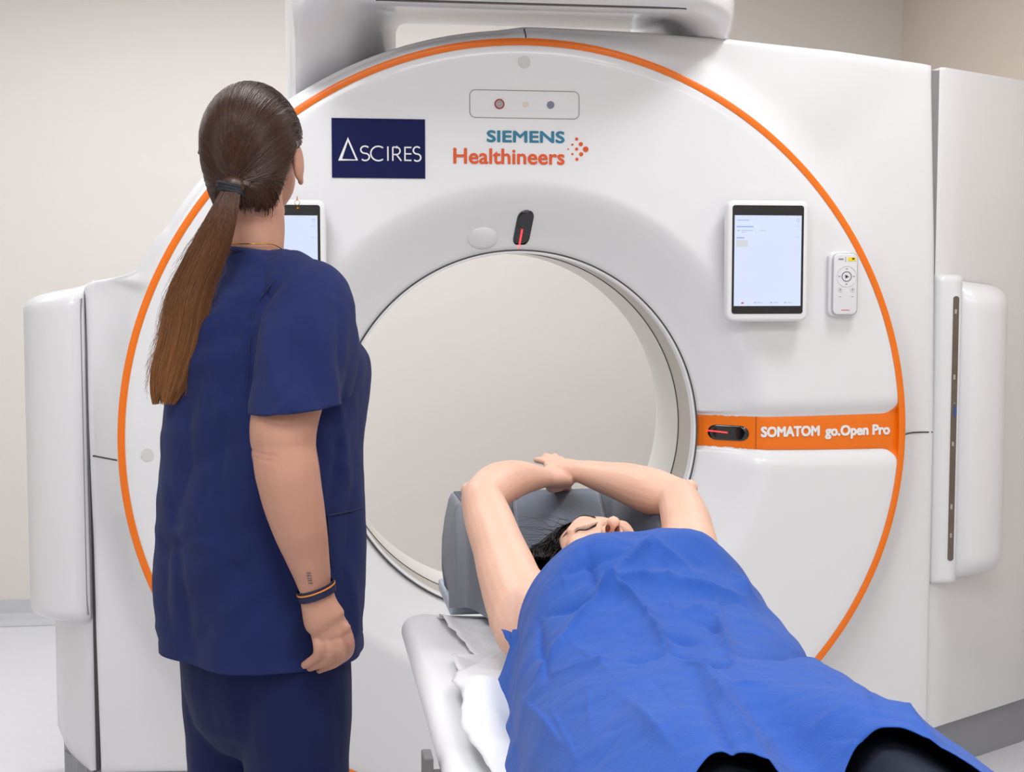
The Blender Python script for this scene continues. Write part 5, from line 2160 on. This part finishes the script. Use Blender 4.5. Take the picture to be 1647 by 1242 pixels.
CREASE = [  # photo-space guides: x0,y0,x1,y1,width,amp(m)
    (1040, 865, 1120, 930, 16, 0.005), (975, 940, 1060, 862, 10, 0.006), (880, 985, 965, 960, 9, -0.007), (955, 965, 985, 935, 9, 0.010),
    (985, 938, 1075, 930, 8, 0.007), (1075, 930, 1200, 968, 9, 0.006), (945, 880, 962, 955, 10, -0.006), (985, 940, 1040, 990, 9, 0.009),
    (1040, 990, 1075, 1050, 9, 0.008), (900, 1040, 960, 965, 10, 0.008), (860, 1090, 905, 1030, 10, 0.007), (1000, 1065, 1080, 1045, 8, -0.005),
    (1080, 1045, 1170, 1075, 8, -0.007), (1170, 1050, 1350, 1042, 9, -0.008), (1150, 985, 1180, 1070, 11, 0.007), (1060, 1020, 1130, 1035, 6, -0.004),
    (1135, 1085, 1240, 1235, 12, 0.007), (1120, 1090, 1190, 1230, 14, -0.005), (840, 1130, 900, 1200, 12, 0.006), (870, 1000, 880, 1085, 9, -0.007),
    (890, 1085, 1000, 1062, 9, 0.005), (1310, 1010, 1430, 1120, 12, -0.006), (1380, 1060, 1500, 1190, 10, 0.006), (820, 1120, 835, 1230, 12, -0.005),
    (1100, 985, 1150, 975, 6, 0.004), (1130, 1000, 1170, 1030, 5, -0.004), (1090, 1060, 1150, 1090, 5, 0.004), (1000, 1120, 1080, 1200, 20, 0.004),
    (930, 905, 1000, 895, 5, -0.003), (905, 925, 955, 900, 5, -0.003), (1000, 890, 1060, 880, 7, 0.003), (1180, 930, 1215, 965, 8, 0.008)]
rd = random.Random(21)
for _ in range(46):
    x, y = rd.uniform(850, 1420), rd.uniform(890, 1200)
    L, a = rd.uniform(25, 95), rd.uniform(0, pi)
    CREASE.append((x, y, x + L * cos(a), y + L * sin(a), rd.uniform(3.5, 7.5), rd.uniform(-0.0025, 0.0025)))


def drape_raw(u, y):
    cx, hw, h, lx, lz, rx, rz = interp_neg(y)
    # profile across: left skirt, body arch, right skirt
    if u < -0.82:
        t = (-0.82 - u) / 0.18
    elif u > 0.82:
        t = (u - 0.82) / 0.18
    else:
        t = 0
    uu = max(-0.82, min(0.82, u)) / 0.82
    x = cx + hw * uu * (1 - 0.03 * uu * uu)
    z = drape_core(uu, y)
    if t > 0:
        ex, ez = (lx, lz) if u < 0 else (rx, rz)
        ez = min(ez, z)
        x = lerp(x, ex, t ** 0.9)
        z = lerp(z, ez, t ** 0.8)
    return V((x, y, z))


bm = NB()
rows = []
NU_, NV_ = 260, 220
for j in range(NV_ + 1):
    v_ = j / NV_
    row = []
    for i in range(NU_ + 1):
        u = -1 + 2 * i / NU_
        y = lerp(top_y(u), hem_y(u), v_)
        p = drape_raw(u, y)
        wp = GM @ p
        px, py = to_px(wp)
        q = 0.0
        for (x0, y0, x1, y1, wd, am) in CREASE:
            if min(x0, x1) - 3 * wd < px < max(x0, x1) + 3 * wd and min(y0, y1) - 3 * wd < py < max(y0, y1) + 3 * wd:
                d, t = seg_dist((px, py), (x0, y0), (x1, y1))
                q += 1.9 * am * exp(-(d / (0.75 * wd))) * (0.25 + 0.75 * sin(pi * min(0.92, max(0.08, t))))
        q += 0.0050 * (abs(noise.noise(V((p.x * 9, p.y * 6, 1.0)))) - 0.2)
        q += 0.0028 * (abs(noise.noise(V((p.x * 24 + 4 * p.y, p.y * 18, 4.0)))) - 0.2)
        q += 0.0010 * noise.noise(V((p.x * 70, p.y * 60, 8.0)))
        e = min(1, (1 - abs(u)) / 0.10)
        p.z += q * (0.35 + 0.65 * e)
        p.x += 0.010 * (1 - e) * noise.noise(V((p.y * 10, u, 3)))
        if p.x > TX0 and p.x < TX1:
            p.z = max(p.z, TZ + 0.012)
        row.append(p)
    rows.append(row)
grid(bm, rows)
DR = put('surgical_drape', bm, M_DRAPE, None, 'G')
DR['label'] = 'creased bright blue disposable drape covering the lying woman'
DR['category'] = 'drape'
solidify(DR, 0.0008)
# turned-under strip of the drape that shows beside the armpit
bm = NB()
rows = []
for k in range(21):
    t = k / 20
    a = G(806, 1012, -1.66).lerp(G(850, 1096, -1.80), t)
    b = G(845, 1040, -1.67).lerp(G(862, 1080, -1.78), t)
    a.z = max(a.z, TZ + 0.012)
    rows.append([a.lerp(b, s / 6) + V((0, 0, 0.006 * sin(pi * s / 6) + 0.003 * noise.noise(V((t * 9, s, 0))))) for s in range(7)])
grid(bm, rows)
o = put('turned_edge', bm, M_DRAPE, DR, 'G')
solidify(o, 0.0008)
